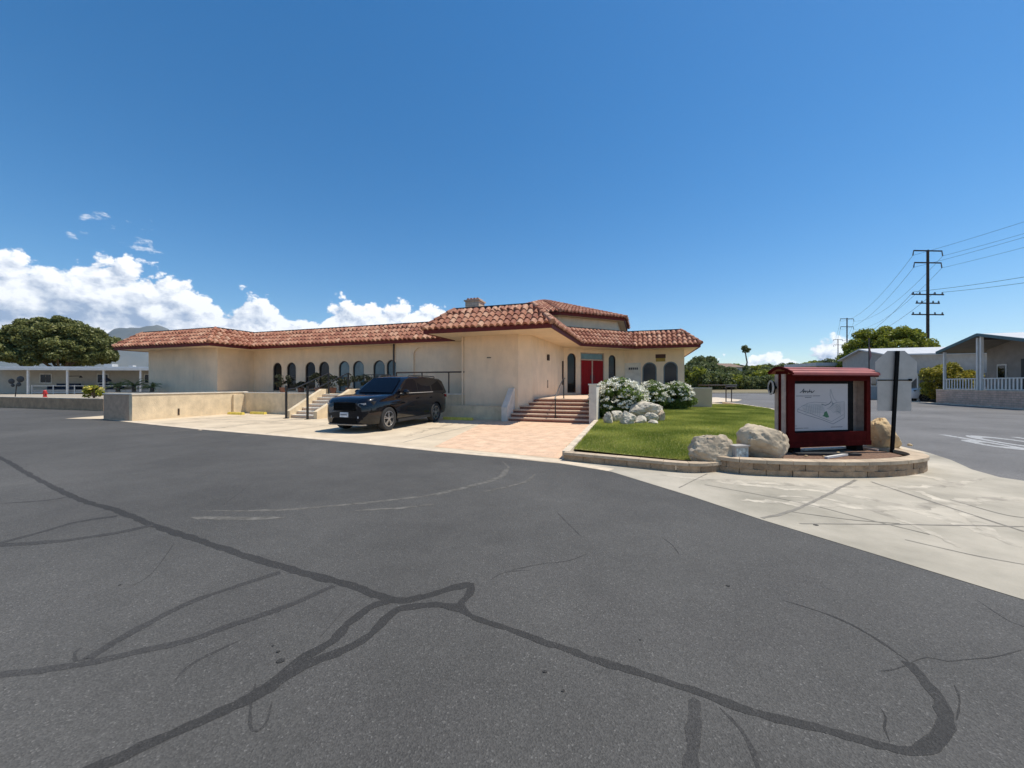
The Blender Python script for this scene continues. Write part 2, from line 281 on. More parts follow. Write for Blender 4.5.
MT = dict(
    asphalt = asphalt_mat('asphalt', (.077, .074, .068)),
    street = asphalt_mat('street_asphalt', (.135, .130, .124)),
    stain = mat('apron_stain', (.43, .385, .305), .9, .2, 3, streak=0), stain2 = mat('lot_stain', (.50, .41, .29), .9, .2, 3),
    tar = asphalt_mat('tar_sealant', (.036, .0345, .032)),
    fadedtar = asphalt_mat('faded_tar', (.048, .046, .043)),
    chalk = mat('tyre_scuff', (.118, .112, .10), .95, .2, 9, spec=.2),
    concrete = mat('lot_concrete', (.66, .545, .385), .9, 0, 1.1, .25, 90, col2=(.48, .39, .275), detail=9),
    apron = mat('apron_concrete', (.52, .465, .37), .9, 0, .7, .25, 90, col2=(.27, .245, .19), detail=9),
    joint = mat('concrete_joint', (.22, .20, .165), .95),
    curb = mat('kerb_concrete', (.60, .50, .37), .88, .12, 3, .2, 60),
    dirt = mat('dry_ground', (.26, .20, .12), .95, 0, .05, .3, 2, col2=(.16, .14, .07), detail=9),
    lawn = mat('lawn_soil', (.17, .20, .045), .95, 0, 1.6, .5, 40, col2=(.26, .22, .09)),
    mulch = mat('mulch', (.26, .15, .09), .95, 0, 22, 1.0, 45, col2=(.10, .06, .04)),
    stucco = mat('cream_stucco', (.84, .66, .465), .95, .035, 1.2, .5, 38, streak=.09),
    stucco_w = mat('ochre_stucco', (.68, .50, .32), .92, .035, 1.2, .5, 38),
    soffit = mat('soffit_stucco', (.80, .62, .42), .9, .04, 2),
    reti = mat('retaining_stucco', (.70, .56, .37), .92, .08, 2.2, .5, 30, streak=.16),
    cap = mat('pale_wall_cap', (.70, .64, .54), .85, .07, 3, .2, 40),
    fascia = mat('oxblood_fascia', (.15, .014, .009), .7, .12, 5),
    tile = tile_mat(),
    roofdark = mat('roof_deck_and_gap_dark', (.028, .02, .018), .8),  # roof deck, and the dark tile gaps painted along the ridge
    glass = mat('dark_window_glass', (.008, .012, .014), .05, 0, 1, spec=.28),
    glass2 = mat('sky_tinted_glass', (.09, .17, .19), .06, .1, 2, spec=.5),  # pale blue-green base paints the sky reflected in these panes
    frame_b = mat('bronze_frame', (.055, .035, .025), .45),
    frame_g = mat('grey_blue_frame', (.12, .15, .16), .5),
    door = mat('red_door', (.27, .008, .009), .6, .05, 3, spec=.2),
    tread = mat('stair_tread', (.62, .46, .33), .85, .07, 5, .2, 50),
    riser = mat('brick_riser', (.30, .13, .085), .9, .15, 14, .4, 40),
    black = mat('black_iron', (.015, .015, .016), .4),
    wood = mat('creosoted_pole', (.055, .04, .03), .9, .2, 8),
    yellow = mat('yellow_paint', (.74, .58, .10), .75, .12, 9),
    white = mat('white_paint', (.72, .69, .63), .55, .04, 4),
    roofw = mat('white_metal_roof', (.52, .52, .51), .5, .05, 2),
    grey = mat('grey_siding', (.36, .335, .30), .7, .05, 2, streak=.15),
    porchw = mat('shaded_porch_wall', (.30, .27, .235), .8, .06, 2), ceil = mat('shaded_porch_ceiling', (.20, .18, .155), .85, .06, 2),  # both darkened: the shade inside the porch is put into the colour
    beige = mat('beige_siding', (.50, .45, .37), .75, .05, 2),
    teal = mat('teal_fascia', (.035, .10, .12), .5),
    kred = mat('kiosk_red_paint', (.072, .006, .005), .75, .12, 6, spec=.06, streak=.3),
    kroof = mat('kiosk_roof_red', (.33, .07, .055), .5, .10, 3),
    kpost = mat('weathered_trim', (.46, .36, .29), .8, .1, 8),
    sheet = mat('map_sheet', (.50, .47, .46), .5, .02, 2, spec=.2),
    ink = mat('map_ink', (.14, .17, .19), .6), inkp = mat('map_ink_pale', (.26, .30, .31), .6), inkg = mat('map_ink_green', (.04, .15, .07), .6),
    inkd = mat('map_ink_dark', (.03, .04, .05), .6),
    metal = mat('galvanised_metal', (.44, .41, .37), .6, .05, 5, metal=.15),
    rock = mat('pale_boulder', (.66, .54, .37), .95, 0, 3.0, .9, 14, col2=(.34, .27, .19), detail=10),
    rockt = mat('tan_boulder', (.74, .55, .30), .95, 0, 3.0, .9, 14, col2=(.34, .23, .13), detail=10),
    rockw = mat('white_boulder', (.76, .68, .53), .95, 0, 5, .9, 20, col2=(.34, .30, .24), detail=10),
    paint = mat('black_car_paint', (.003, .003, .005), .25, 0, 1, coat=.9, spec=.1),
    paintw = mat('white_car_paint', (.7, .7, .7), .3, 0, 1, coat=.6),
    cglass = mat('car_glass', (.003, .004, .008), .04, 0, 1, spec=.22),
    rubber = mat('tyre_rubber', (.022, .022, .022), .85),
    rim = mat('wheel_rim', (.50, .50, .50), .32, .05, 5, metal=.9),
    matblack = mat('matt_black', (.008, .008, .008), .8, spec=.08), yard = mat('yard_paving', (.36, .31, .24), .9, .1, 1),
    plastic = mat('black_plastic', (.018, .018, .019), .55),
    lamp = mat('headlamp_lens', (.55, .57, .60), .12, .2, 30, metal=.5, coat=1),
    amber = mat('amber_lens', (.45, .16, .03), .2), redl = mat('tail_lens', (.3, .01, .01), .2),
    plate = mat('licence_plate', (.66, .68, .70), .45), roadpaint = mat('road_paint', (.33, .33, .32), .8, .25, 14),
    hill = mat('chaparral_hill', (.10, .105, .05), .95, 0, .02, col2=(.23, .18, .10), detail=9),
    mount = mat('mountain_rock', (.07, .09, .09), .95, 0, .0012, col2=(.15, .15, .13), detail=10),
    trunk = mat('bark', (.14, .10, .07), .95, .2, 10, .5, 30),
    flower = leaf_mat('white_petals', (.78, .75, .62), (.96, .94, .82), .15),
    oleleaf = leaf_mat('shrub_leaves', (.045, .09, .015), (.32, .42, .10), .35),
    treeleaf = leaf_mat('tree_leaves', (.08, .10, .03), (.34, .34, .12), .35),
    treeleaf2 = leaf_mat('bright_tree_leaves', (.10, .13, .015), (.45, .46, .06), .35),
    farleaf = leaf_mat('far_tree_leaves', (.06, .09, .03), (.28, .30, .10), .3),
    yleaf = leaf_mat('yellow_green_leaves', (.10, .12, .01), (.70, .58, .09), .35),
    palm = leaf_mat('palm_fronds', (.10, .13, .04), (.36, .38, .16), .3),
    purple = leaf_mat('dark_bronze_leaves', (.016, .024, .012), (.07, .07, .03), .15),
    grass = leaf_mat('grass_blades', (.17, .23, .03), (.55, .55, .13), .4, .7),
    canvas = mat('navy_cover', (.02, .03, .055), .8), redp = mat('hydrant_red', (.5, .03, .03), .5),
    brickw = brick_mat('tan_slump_block', (.60, .40, .29), (.68, .47, .35), (.42, .31, .23), .42, .155, .014, grid=True),
    brownw = mat('brown_low_wall', (.44, .27, .15), .9, .12, 3, .4, 30),
    blockw = mat('split_face_block', (.34, .235, .145), .95, .12, 9, .9, 28, rnd=.2),
    blockcap = mat('block_cap', (.46, .36, .25), .95, .1, 6, .5, 30, rnd=.1),
    pavers = brick_mat('salmon_pavers', (.66, .44, .285), (.69, .48, .32), (.56, .38, .25), .30, .15, .008, rot=R(18.9), bump=.3),
    sidep = mat('shaded_block_face', (.52, .34, .22), .95, .08, 5, .4, 30),  # darker version of the retaining wall colour, shade of its end painted in
)
# ---------------------------------------------------------------- ground
def sheet(name, pts, z, m):
    mb = MB(); bm = bmesh.new(); vs = [bm.verts.new((p[0], p[1], z)) for p in pts]
    es = [bm.edges.new((vs[i], vs[(i+1) % len(vs)])) for i in range(len(vs))]
    bmesh.ops.triangle_fill(bm, edges=es, use_beauty=True); bm.verts.index_update()
    for f in bm.faces: f.normal_update()
    fs = [[v.index for v in (f.verts if f.normal.z > 0 else reversed(f.verts))] for f in bm.faces]
    mb.mesh([v.co.copy() for v in bm.verts], fs); bm.free()
    return struct(name, mb, m)
mb = MB(); mb.poly([(-9000,-9000,-.03),(9000,-9000,-.03),(9000,9000,-.03),(-9000,9000,-.03)]); struct('ground', mb, MT['dirt'])
# asphalt edge of the concrete lot, traced along the ground
EDGE = [PX(*p) for p in ((100,419),(150,424.5),(200,429.5),(290,437),(380,445.5),(440,452),(512,458.5),(560,463.5),(612,472),(690,496),(762,520),(900,562),(1024,600))]
EDGE += [Vector((5.2,-.6,0)), Vector((6.6,-4,0)), Vector((9,-10,0))]
KERB = [PX(1024,481), PX(1000,477.5), PX(972,469.6), PX(951,460), PX(927.5,452.5), Vector((9.9,10.2,0)), Vector((11.2,13,0)), Vector((13.4,17.5,0)), Vector((15,21.8,0)), Vector((16.1,26,0)), Vector((16.8,29.7,0))]
sheet('road', [(-90,-40),(70,-40),(70,0),(60,20)] + [G(21.5,25)[:2], G(21.5,68)[:2], (110,60),(110,62),(-20,62),(-26,40)] + [tuple(G(-29.0,13.2)[:2]), tuple(G(-70,12.6)[:2])], 0.0, MT['asphalt'])
sheet('side_street', [tuple(p[:2]) for p in KERB] + [(17,31),(20,40),(23,62),(100,62),(100,30),(70,5),(30,4.2),(14,5.0)], 0.001, MT['street'])
lot = [tuple(p[:2]) for p in EDGE] + [(26,-10),(30,4.2),(14,5.0)] + [tuple(p[:2]) for p in KERB] + [(16,32),(0,34),(-20,30),(-20,17)]
sheet('concrete_lot', lot, 0.002, MT['concrete'])
ap = [tuple(p[:2]) for p in EDGE[7:]] + [(26,-10),(30,4.2),(14,5.0)] + [tuple(p[:2]) for p in KERB[:5]] + [(8.3,8.4),(3,7.6),(1.05,7.9)]
sheet('concrete_apron', ap, 0.0035, MT['apron'])
# pale gutter strip between lot and asphalt
def ribbon(name, pts, w, z, m, wob=0.0, taper=False, seed=1):
    z = z*.25 if z < .0095 else (.0045 + (z-.0105)*.3 if z < .02 else z)      # a thin film lying on the paving
    rr = random.Random(seed); P = [Vector((p[0], p[1], 0)) for p in pts]
    # resample smooth (Catmull-Rom)
    Q = []
    for i in range(len(P)-1):
        p0 = P[max(i-1,0)]; p1 = P[i]; p2 = P[i+1]; p3 = P[min(i+2,len(P)-1)]
        n = max(2, int((p2-p1).length/.03)); n = min(n, 160)
        for k in range(n):
            t = k/n; Q.append(.5*((2*p1)+(-p0+p2)*t+(2*p0-5*p1+4*p2-p3)*t*t+(-p0+3*p1-3*p2+p3)*t**3))
    Q.append(P[-1]); mb = MB(); L_, R_ = [], []
    for i, q in enumerate(Q):
        d = (Q[min(i+1,len(Q)-1)]-Q[max(i-1,0)]); d = d.normalized() if d.length > 1e-6 else Vector((1,0,0)); n = Vector((-d.y, d.x, 0))
        ww = w*max(.15, 1+wob*(noise.noise(Vector((q.x*2.3, q.y*2.3, seed)))*.8+noise.noise(Vector((q.x*9, q.y*9, seed)))*1.1+noise.noise(Vector((q.x*31, q.y*31, seed)))*.7))
        if taper:
            e = min(i, len(Q)-1-i)/max(1, len(Q)*.2); ww *= min(1, .15+e)
        c = q + n*wob*w*(.7*noise.noise(Vector((q.x*4, q.y*4, seed+9)))+.35*noise.noise(Vector((q.x*17, q.y*17, seed+9))))
        L_.append(c+n*ww/2); R_.append(c-n*ww/2)
    vs = [Vector((p.x,p.y,z)) for p in L_]+[Vector((p.x,p.y,z)) for p in R_]; n = len(Q)
    mb.mesh(vs, [[n+i, n+i+1, i+1, i] for i in range(n-1)]); return struct(name, mb, m)
gut = [p + Vector((.03,.14,0)) for p in EDGE[:9]]
ribbon('gutter', gut, .24, 0.014, MT['curb'])
# tar seals, in photo coordinates of the ground
A = lambda pts: [PX(x/2, 430+y/2) for x, y in pts]
B = lambda pts: [PX(512+x/2, 430+y/2) for x, y in pts]
main = A([(-60,36),(5,58),(60,90),(150,135),(230,160),(300,188),(380,215),(470,245),(560,272),(660,300),(720,318),(790,340),(840,335),(900,318),(942,308)])
ribbon('tar_seal', main, .078, .004, MT['tar'], .3, seed=1)
ribbon('tar_seal', A([(942,306),(940,325),(922,345),(930,362),(960,380),(1024,402)]) + B([(100,435),(230,480),(350,515),(440,550),(560,585),(680,615),(780,640),(840,630),(868,600),(862,560),(838,520),(795,465)]), .052, .005, MT['tar'], .4, seed=2)
ribbon('tar_seal', B([(795,465),(740,425),(680,390),(620,365),(540,340)]), .016, .004, MT['tar'], .5, True, seed=3)
ribbon('tar_seal', A([(925,356),(860,350),(800,357),(772,378),(745,410),(700,435),(620,465),(540,512),(450,558),(300,628),(160,690),(0,760)]), .070, .006, MT['tar'], .35, seed=4)
ribbon('tar_seal', A([(790,340),(742,352),(700,385),(670,420),(600,460),(535,515)]), .064, .007, MT['tar'], .35, seed=5)
ribbon('tar_seal', A([(560,285),(480,310),(380,345),(280,395),(175,458)]), .055, .004, MT['fadedtar'], .3, seed=6)
ribbon('tar_seal', A([(668,312),(580,350),(480,385),(380,420),(280,443),(150,470),(0,490),(-120,505)]), .055, .005, MT['fadedtar'], .3, seed=7)
ribbon('tar_seal', A([(235,172),(150,185),(80,205),(0,226)]), .07, .005, MT['fadedtar'], .3, seed=8)
ribbon('tar_seal', A([(305,190),(220,208),(120,222),(0,230),(-90,228)]), .08, .006, MT['fadedtar'], .3, seed=9)
ribbon('tar_seal', A([(150,130),(100,140),(0,147)]), .045, .005, MT['fadedtar'], .4, True, seed=10)
ribbon('tar_seal', A([(350,500),(390,465),(480,420)]), .022, .004, MT['fadedtar'], .5, True, seed=11)
ribbon('tar_seal', A([(175,458),(150,462),(150,445),(165,435)]), .016, .004, MT['fadedtar'], .4, seed=12)
ribbon('tar_seal', A([(510,505),(500,560),(505,600),(530,590),(545,540)]), .012, .004, MT['fadedtar'], .5, True, seed=13)
ribbon('tar_seal', B([(372,540),(368,580),(362,630),(356,700)]), .055, .006, MT['fadedtar'], .35, seed=14)
ribbon('tar_seal', B([(415,555),(455,595),(480,640),(495,690)]), .020, .004, MT['fadedtar'], .5, True, seed=15)
for k, pts in enumerate(([(735,555),(748,575),(745,595),(757,625)], [(798,465),(830,455),(870,462),(920,458),(960,455),(1020,440)], [(795,468),(760,480),(735,482)], [(300,215),(320,230),(335,250)], [(885,510),(895,540),(890,580)],
                         [(0,280),(60,268),(110,262),(150,248)], [(90,165),(120,195),(140,215)], [(930,340),(1000,385),(1060,400)])):
    ribbon('pavement_crack', B(pts), .007, .004, MT['tar'], .7, True, seed=20+k)
for k, pts in enumerate(([(445,150),(480,125),(505,105)], [(640,415),(670,380),(690,355)], [(240,320),(300,290),(350,225)], [(980,300),(1010,285),(1060,280)])):
    ribbon('pavement_crack', A(pts), .008, .004, MT['fadedtar'], .7, True, seed=40+k)
def blot(x, y, r, sd):
    mb = MB(); c = PX(x, y); rr = random.Random(sd); n = 14
    mb.poly([(c.x+math.cos(t)*r*rr.uniform(.7,1.2), c.y+math.sin(t)*r*rr.uniform(.6,1.0), .004) for t in [2*math.pi*i/n for i in range(n)]]); struct('oil_spot', mb, MT['tar'])
for i, (x, y, r) in enumerate(((281,661,.022),(278,652,.012),(273,646,.008),(545,672,.012),(563,691,.010),(816,525.5,.03),(728,586,.015),(640,640,.008),(120,585,.012))): blot(x, y, r, i)
for k, (pts, w) in enumerate(((A([(400,162),(560,160),(680,150),(800,138),(880,127),(950,110),(1000,95),(1016,76),(1004,62)]), .07), (A([(870,128),(950,110),(1000,94),(1016,76)]), .10), (A([(380,175),(480,177),(570,176)]), .09),
                 (A([(710,161),(790,157),(870,148)]), .07), (A([(958,126),(1000,117),(1050,104),(1070,88)]), .06))):
    ribbon('tyre_scuff', pts, w, .004+.001*k, MT['chalk'], .3, True, seed=60+k)
# concrete joints
def joint(pts, w=.025, z=.014): ribbon('concrete_joint', [PX(*p) for p in pts], w, z, MT['joint'], .35, seed=int(pts[0][0]))
joint([(762,518.5),(800,508),(856,480)], .045); joint([(679,488),(707,474)], .02); joint([(800,524),(910,525),(1024,527)], .03, .015)
joint([(871,482),(950,508),(1024,532)], .035, .016); joint([(905,540),(970,555),(1024,565)], .02); joint([(705,485),(800,503),(860,518),(930,535)], .015, .017)
joint([(790,512),(850,520),(900,524)], .015, .018); joint([(950,500),(1000,514),(1024,518)], .015, .018)
# grime and tyre tracks on the concrete
for k, (pts, w) in enumerate((([(700,480),(760,486),(840,494),(920,512),(1024,548)], .16), ([(740,500),(820,505),(900,508),(980,500),(1040,498)], .22), ([(640,473),(700,479),(780,484),(860,488),(940,486),(985,478)], .14),
                 ([(880,483),(920,492),(960,512),(1010,545)], .10), ([(770,496),(830,500),(900,520),(960,548)], .08), ([(905,475),(935,478),(960,488)], .2))):
    ribbon('apron_stain', [PX(*p) for p in pts], w, .0110+.0006*k, MT['stain'], .6, True, seed=80+k)
for k, (pts, w) in enumerate((([(-9.4,9.2),(-9.2,11),(-9.0,13)], .5), ([(-14.0,8.6),(-14.3,10.5),(-14.6,12.6)], .35), ([(-17.8,9.6),(-16.8,10.6),(-14.8,11.2),(-11,11.2)], .25), ([(-18.6,11),(-18.4,12.5),(-18.3,13.6)], .4), ([(-6.6,9.5),(-6.9,11.5),(-7.0,13.4)], .22))):
    ribbon('lot_stain', [G(*p) for p in pts], w, .0110+.0006*k, MT['stain2'], .6, True, seed=95+k)
for a in (-17.4, -14.4, -11.2, -6.0): 
    ribbon('concrete_joint', [G(a, 7.9 + (a+17)*.02 if a < -10 else 8.6)[:2], G(a, 14.0 if a < -10 else 14.5)[:2]], .03, .012, MT['joint'])
ribbon('concrete_joint', [G(-20, 11.6)[:2], G(-5.3, 11.6)[:2]], .03, .011, MT['joint'])
# pavers
pav = [PX(598.5,423)[:2], PX(562,459)[:2], PX(520,455)[:2], PX(470,451)[:2], PX(434,447)[:2], G(-5.75,14.7)[:2], G(-1.8,14.9)[:2]]
pav = [PX(434,447)[:2], PX(500,453)[:2], PX(562,459)[:2], PX(598,424)[:2], G(-1.9,15.0)[:2], G(-5.5,15.0)[:2], PX(483,423)[:2]]
sheet('paved_entry_path', pav, .0045, MT['pavers'])

# lawn
LAWN = [PX(566,453.5), PX(622,460), PX(690,467), Vector((3.6,7.15,0)), Vector((7.3,7.6,0)), Vector((9.2,10.2,0)), Vector((11.0,13.8,0)), Vector((13.0,18,0)), Vector((14.7,21.8,0)), Vector((15.6,26,0)), G(4.5,29.5), G(2.6,25.9), G(-1.0,25.9), G(-1.5,24), G(-1.5,15.3), PX(601,421)]
sheet('lawn', [tuple(p[:2]) for p in LAWN], .12, MT['lawn'])
sheet('planter_soil', [(3.55,7.16),(4.2,6.62),(5.5,6.52),(6.6,6.7),(7.3,7.1),(7.45,7.8),(6.9,8.5),(5,8.3),(4.3,7.9)], .215, MT['mulch'])
mb = MB()
kp = [Vector((9.55,10.3,0)),Vector((11.1,13.3,0)),Vector((13.2,17.7,0)),Vector((14.8,21.8,0)),Vector((15.9,26,0)),Vector((16.7,30,0))]
for i in range(len(kp)-1): mb.bar(kp[i]+Vector((0,0,.075)), kp[i+1]+Vector((0,0,.075)), .18, .15)
struct('street_kerb', mb, MT['curb'])
mb = MB(); e0 = PX(563,459.5); e1 = G(-1.72,14.8); mb.bar(e0+Vector((.06,0,.075)), e1+Vector((.06,0,.075)), .15, .20); struct('path_edging', mb, MT['curb'])
# footpath behind the lawn
sheet('footpath', [PX(706,403.5)[:2], PX(738,401.5)[:2], PX(742,400)[:2], PX(716,397.5)[:2], PX(705,398)[:2]], .03, MT['curb'])

# distant kerb and dirt verge
mb = MB(); mb.box((18,62.3,0),(105,62.6,.14)); struct('far_kerb', mb, MT['curb'])
# hill rising behind the street: grid
def terrain(name, x0, x1, y0, y1, nx, ny, hf, m):
    mb = MB(); vs = []
    for j in range(ny+1):
        for i in range(nx+1):
            x = x0+(x1-x0)*i/nx; y = y0+(y1-y0)*j/ny; vs.append((x, y, hf(x, y)))
    mb.mesh(vs, [[j*(nx+1)+i, j*(nx+1)+i+1, (j+1)*(nx+1)+i+1, (j+1)*(nx+1)+i] for j in range(ny) for i in range(nx)])
    return struct(name, mb, m, True)
def hillz(x, y):
    t = max(0, min(1, (y-82)/110)); t = t*t*(3-2*t)
    e = max(0, min(1, (x-10)/60)); e = e*e*(3-2*e)
    return -.05 + t*e*(7.0 + 2.0*noise.noise(Vector((x*.02, y*.02, 3)))) + .4*t*noise.noise(Vector((x*.08, y*.08, 1)))
terrain('hillside', 5, 420, 76, 420, 80, 60, hillz, MT['hill'])
def mountz(x, y):
    # peak seen at the left between tree and roof
    h = 0
    for (cx, cy, s, hh) in ((-6480,6800,900,1040),(-8600,6500,1000,840),(-4700,7400,900,700),(-9800,5200,1300,1100),(-3400,7900,1100,480),(-7600,7400,900,820)):
        d = math.hypot(x-cx, y-cy)/s; h = max(h, hh*math.exp(-d*d*.7))
    r = noise.fractal(Vector((x*.0016, y*.0016, 2)), 1, 2, 5)
    return -20 + h*(1+.22*r)
terrain('mountains', -12000, -1500, 4200, 9800, 110, 60, mountz, MT['mount'])

# ---------------------------------------------------------------- foliage
def leaf_obj(name, cen, size, m, parent=None, seed=0, aspect=.5, up=.3, M=None, flat=None):
    rng = np.random.default_rng(seed); n = len(cen); cen = np.asarray(cen, float)
    d = rng.normal(size=(n,3)); d[:,2] += up; d /= np.linalg.norm(d, axis=1)[:,None]
    t = rng.normal(size=(n,3)); t -= (t*d).sum(1)[:,None]*d; t /= np.linalg.norm(t, axis=1)[:,None]; b = np.cross(d, t)
    s = (size*rng.uniform(.6,1.3,n))[:,None] if np.isscalar(size) else (size*rng.uniform(.6,1.3,n))[:,None]
    v = np.stack([cen-t*s, cen+b*s*aspect, cen+t*s, cen-b*s*aspect], 1).reshape(-1,3)
    me = bpy.data.meshes.new(name); me.vertices.add(4*n); me.vertices.foreach_set('co', v.ravel().astype(np.float32))
    me.loops.add(4*n); me.loops.foreach_set('vertex_index', np.arange(4*n, dtype=np.int32))
    me.polygons.add(n); me.polygons.foreach_set('loop_start', np.arange(0,4*n,4, dtype=np.int32)); me.polygons.foreach_set('loop_total', np.full(n,4,dtype=np.int32))
    me.update(); me.validate()
    at = me.attributes.new('rnd','FLOAT','FACE'); at.data.foreach_set('value', rng.random(n).astype(np.float32)**1.4)
    me.materials.append(m); o = bpy.data.objects.new(name, me); C.objects.link(o)
    if parent is not None: o.parent = parent
    return o
def crown_pts(c, rad, nclump, per, cr, seed, low=-.5):
    """clumps over an ellipsoid surface and inside it; returns leaf centres"""
    rng = np.random.default_rng(seed); out = []
    for i in range(nclump):
        while True:
            d = rng.normal(size=3); d /= np.linalg.norm(d)
            if d[2] > low: break
        k = rng.uniform(.55, 1.0)**.6; cc = np.array(c)+d*np.array(rad)*k*rng.uniform(.88,1.04)
        r = cr*rng.uniform(.65,1.25); q = rng.normal(size=(per,3)); q /= np.linalg.norm(q, axis=1)[:,None]
        q *= (rng.uniform(.35,1,per)**.5)[:,None]*r; q[:,2] *= .75; out.append(cc+q)
    return np.concatenate(out)
def limb(mb, p, q, r0, r1, sag=.0, seed=0, n=6):
    p = Vector(p); q = Vector(q); rr = random.Random(seed); pts = []
    for i in range(n+1):
        t = i/n; w = (q-p).length*.05*math.sin(math.pi*t); pts.append(p.lerp(q, t)+Vector((rr.uniform(-w,w), rr.uniform(-w,w), -sag*math.sin(math.pi*t))))
    mb.tube(pts, [r0+(r1-r0)*i/n for i in range(n+1)], 7, r=.5)
def tree(name, label, loc, H, rad, cz, trunk_r, nclump, per, cr, leaf, m, seed, cat='tree', group=None, low=-.5, trunk_h=None, up=.3):
    t = thing(name, label, cat, loc, 0, group); mb = MB(); rr = random.Random(seed); lx = Vector(loc)
    th = trunk_h or (cz-rad[2]*.6)
    top = lx+Vector((0,0,th)); limb(mb, lx, top, trunk_r, trunk_r*.75, 0, seed)
    for k in range(7):
        a = 2*math.pi*k/7+rr.uniform(-.3,.3); e = lx+Vector((math.cos(a)*rad[0]*.62, math.sin(a)*rad[1]*.62, cz+rr.uniform(-.2,.5)*rad[2]))
        limb(mb, top, e, trunk_r*.5, trunk_r*.12, 0, seed+k)
    part('trunk', mb, MT['trunk'], t, True)
    leaf_obj('crown', crown_pts((0,0,cz), rad, nclump, per, cr, seed, low), leaf, m, t, seed, up=up)
    return t
def shrub(name, label, loc, rad, nclump, per, cr, leaf, m, seed, flowers=0, cat='shrub', group=None, aspect=.35):
    t = thing(name, label, cat, loc, 0, group); mb = MB(); lx = Vector(loc); rr = random.Random(seed)
    for k in range(9):
        a = 2*math.pi*k/9; limb(mb, lx+Vector((rr.uniform(-.08,.08),rr.uniform(-.08,.08),0)), lx+Vector((math.cos(a)*rad[0]*.6, math.sin(a)*rad[1]*.6, rad[2]*rr.uniform(.9,1.5))), .025, .008, 0, seed+k)
    part('stem', mb, MT['trunk'], t, True)
    leaf_obj('foliage', crown_pts((0,0,rad[2]*.95), rad, nclump, per, cr, seed, -.85), leaf, m, t, seed, aspect=aspect)
    if flowers:
        rng = np.random.default_rng(seed+7); pts = []
        for i in range(flowers):
            while True:
                d = rng.normal(size=3); d /= np.linalg.norm(d)
                if d[2] > -.35 and (d[2] > .15 or rng.random() < .5): break
            c = np.array((0,0,rad[2]*.95))+d*np.array(rad)*rng.uniform(.98,1.14)
            k = int(rng.integers(7, 18)); q = rng.normal(size=(k,3))*.045; q[:,2] *= .6; pts.append(c+q)
        leaf_obj('blossom', np.concatenate(pts), .044, MT['flower'], t, seed, aspect=.8, up=1.0)
    return t
# ---------------------------------------------------------------- clubhouse
FL = 0.90      # entrance landing
TL = 1.05      # terrace level
club = thing('clubhouse', 'cream stucco clubhouse with red clay tile mansard roof and arched windows', 'building', tuple(G(-12, 22)), BROT)

def arch_loop(s, w, zb, zt, arch=True, n=12):
    if not arch: return [(s-w/2,zb),(s+w/2,zb),(s+w/2,zt),(s-w/2,zt)]
    r = w/2; pts = [(s-r,zb),(s+r,zb)]
    for i in range(n+1):
        t = math.pi*i/n; pts.append((s+r*math.cos(t), zt-r+r*math.sin(t)))
    return pts
def to3(P0, P1, s, z, off=0.0):            # P0,P1 grid points; off > 0 is outwards
    d = (Vector(P1)-Vector(P0)).normalized(); n = Vector((d.y,-d.x)); q = Vector(P0)+d*s+n*off; return G(q.x, q.y, z)
def wall(mb, P0, P1, z0, z1, holes=(), reveal=.14):
    Lw = (Vector(P1)-Vector(P0)).length; bm = bmesh.new(); es = []
    def loop(pts):
        vs = [bm.verts.new((p[0],p[1],0)) for p in pts]; return [bm.edges.new((vs[i], vs[(i+1)%len(vs)])) for i in range(len(vs))]
    es += loop([(0,z0),(Lw,z0),(Lw,z1),(0,z1)])
    hl = [arch_loop(*h) for h in holes]
    for h in hl: es += loop(h)
    bmesh.ops.triangle_fill(bm, edges=es, use_beauty=True); bm.verts.index_update()
    fs = []
    for f in bm.faces:
        f.normal_update(); fs.append([v.index for v in (f.verts if f.normal.z > 0 else reversed(f.verts))])
    mb.mesh([to3(P0,P1,v.co.x,v.co.y) for v in bm.verts], fs, .5); bm.free()
    for h in hl:
        n = len(h)
        for i in range(n):
            a, b = h[i], h[(i+1)%n]; mb.poly([to3(P0,P1,*a), to3(P0,P1,*b), to3(P0,P1,*b,-reveal), to3(P0,P1,*a,-reveal)], .5)
def window(P0, P1, hole, fm, gm, fw=.05, off=-.10, bars=(), vbar=False, label=None, surround=None):
    s, w, zb, zt, ar = hole; inner = arch_loop(s, w-2*fw, zb+fw, zt-fw, ar); outer = arch_loop(s, w-.004, zb+.002, zt-.002, ar); mb = MB(); n = len(outer)
    for i in range(n):
        j = (i+1)%n; o0, o1, i1, i0 = outer[i], outer[j], inner[j], inner[i]
        mb.poly([to3(P0,P1,*o0,off+.05), to3(P0,P1,*o1,off+.05), to3(P0,P1,*i1,off+.05), to3(P0,P1,*i0,off+.05)], .5)
        mb.poly([to3(P0,P1,*i0,off+.05), to3(P0,P1,*i1,off+.05), to3(P0,P1,*i1,off-.02), to3(P0,P1,*i0,off-.02)], .5)
    for z in bars:
        p = [(s-w/2+fw, z-.02), (s+w/2-fw, z-.02), (s+w/2-fw, z+.02), (s-w/2+fw, z+.02)]
        mb.hexa([to3(P0,P1,*p[0],off+.035), to3(P0,P1,*p[1],off+.035), to3(P0,P1,*p[1],off-.01), to3(P0,P1,*p[0],off-.01), to3(P0,P1,*p[3],off+.035), to3(P0,P1,*p[2],off+.035), to3(P0,P1,*p[2],off-.01), to3(P0,P1,*p[3],off-.01)])
    fr = part('window', mb, fm, club, recalc=False, label=label)
    g = MB(); g.poly([to3(P0,P1,*p,off) for p in arch_loop(s, w-fw, zb+fw*.5, zt-fw*.5, ar)]); part('pane', g, gm, fr, recalc=False)
    return fr

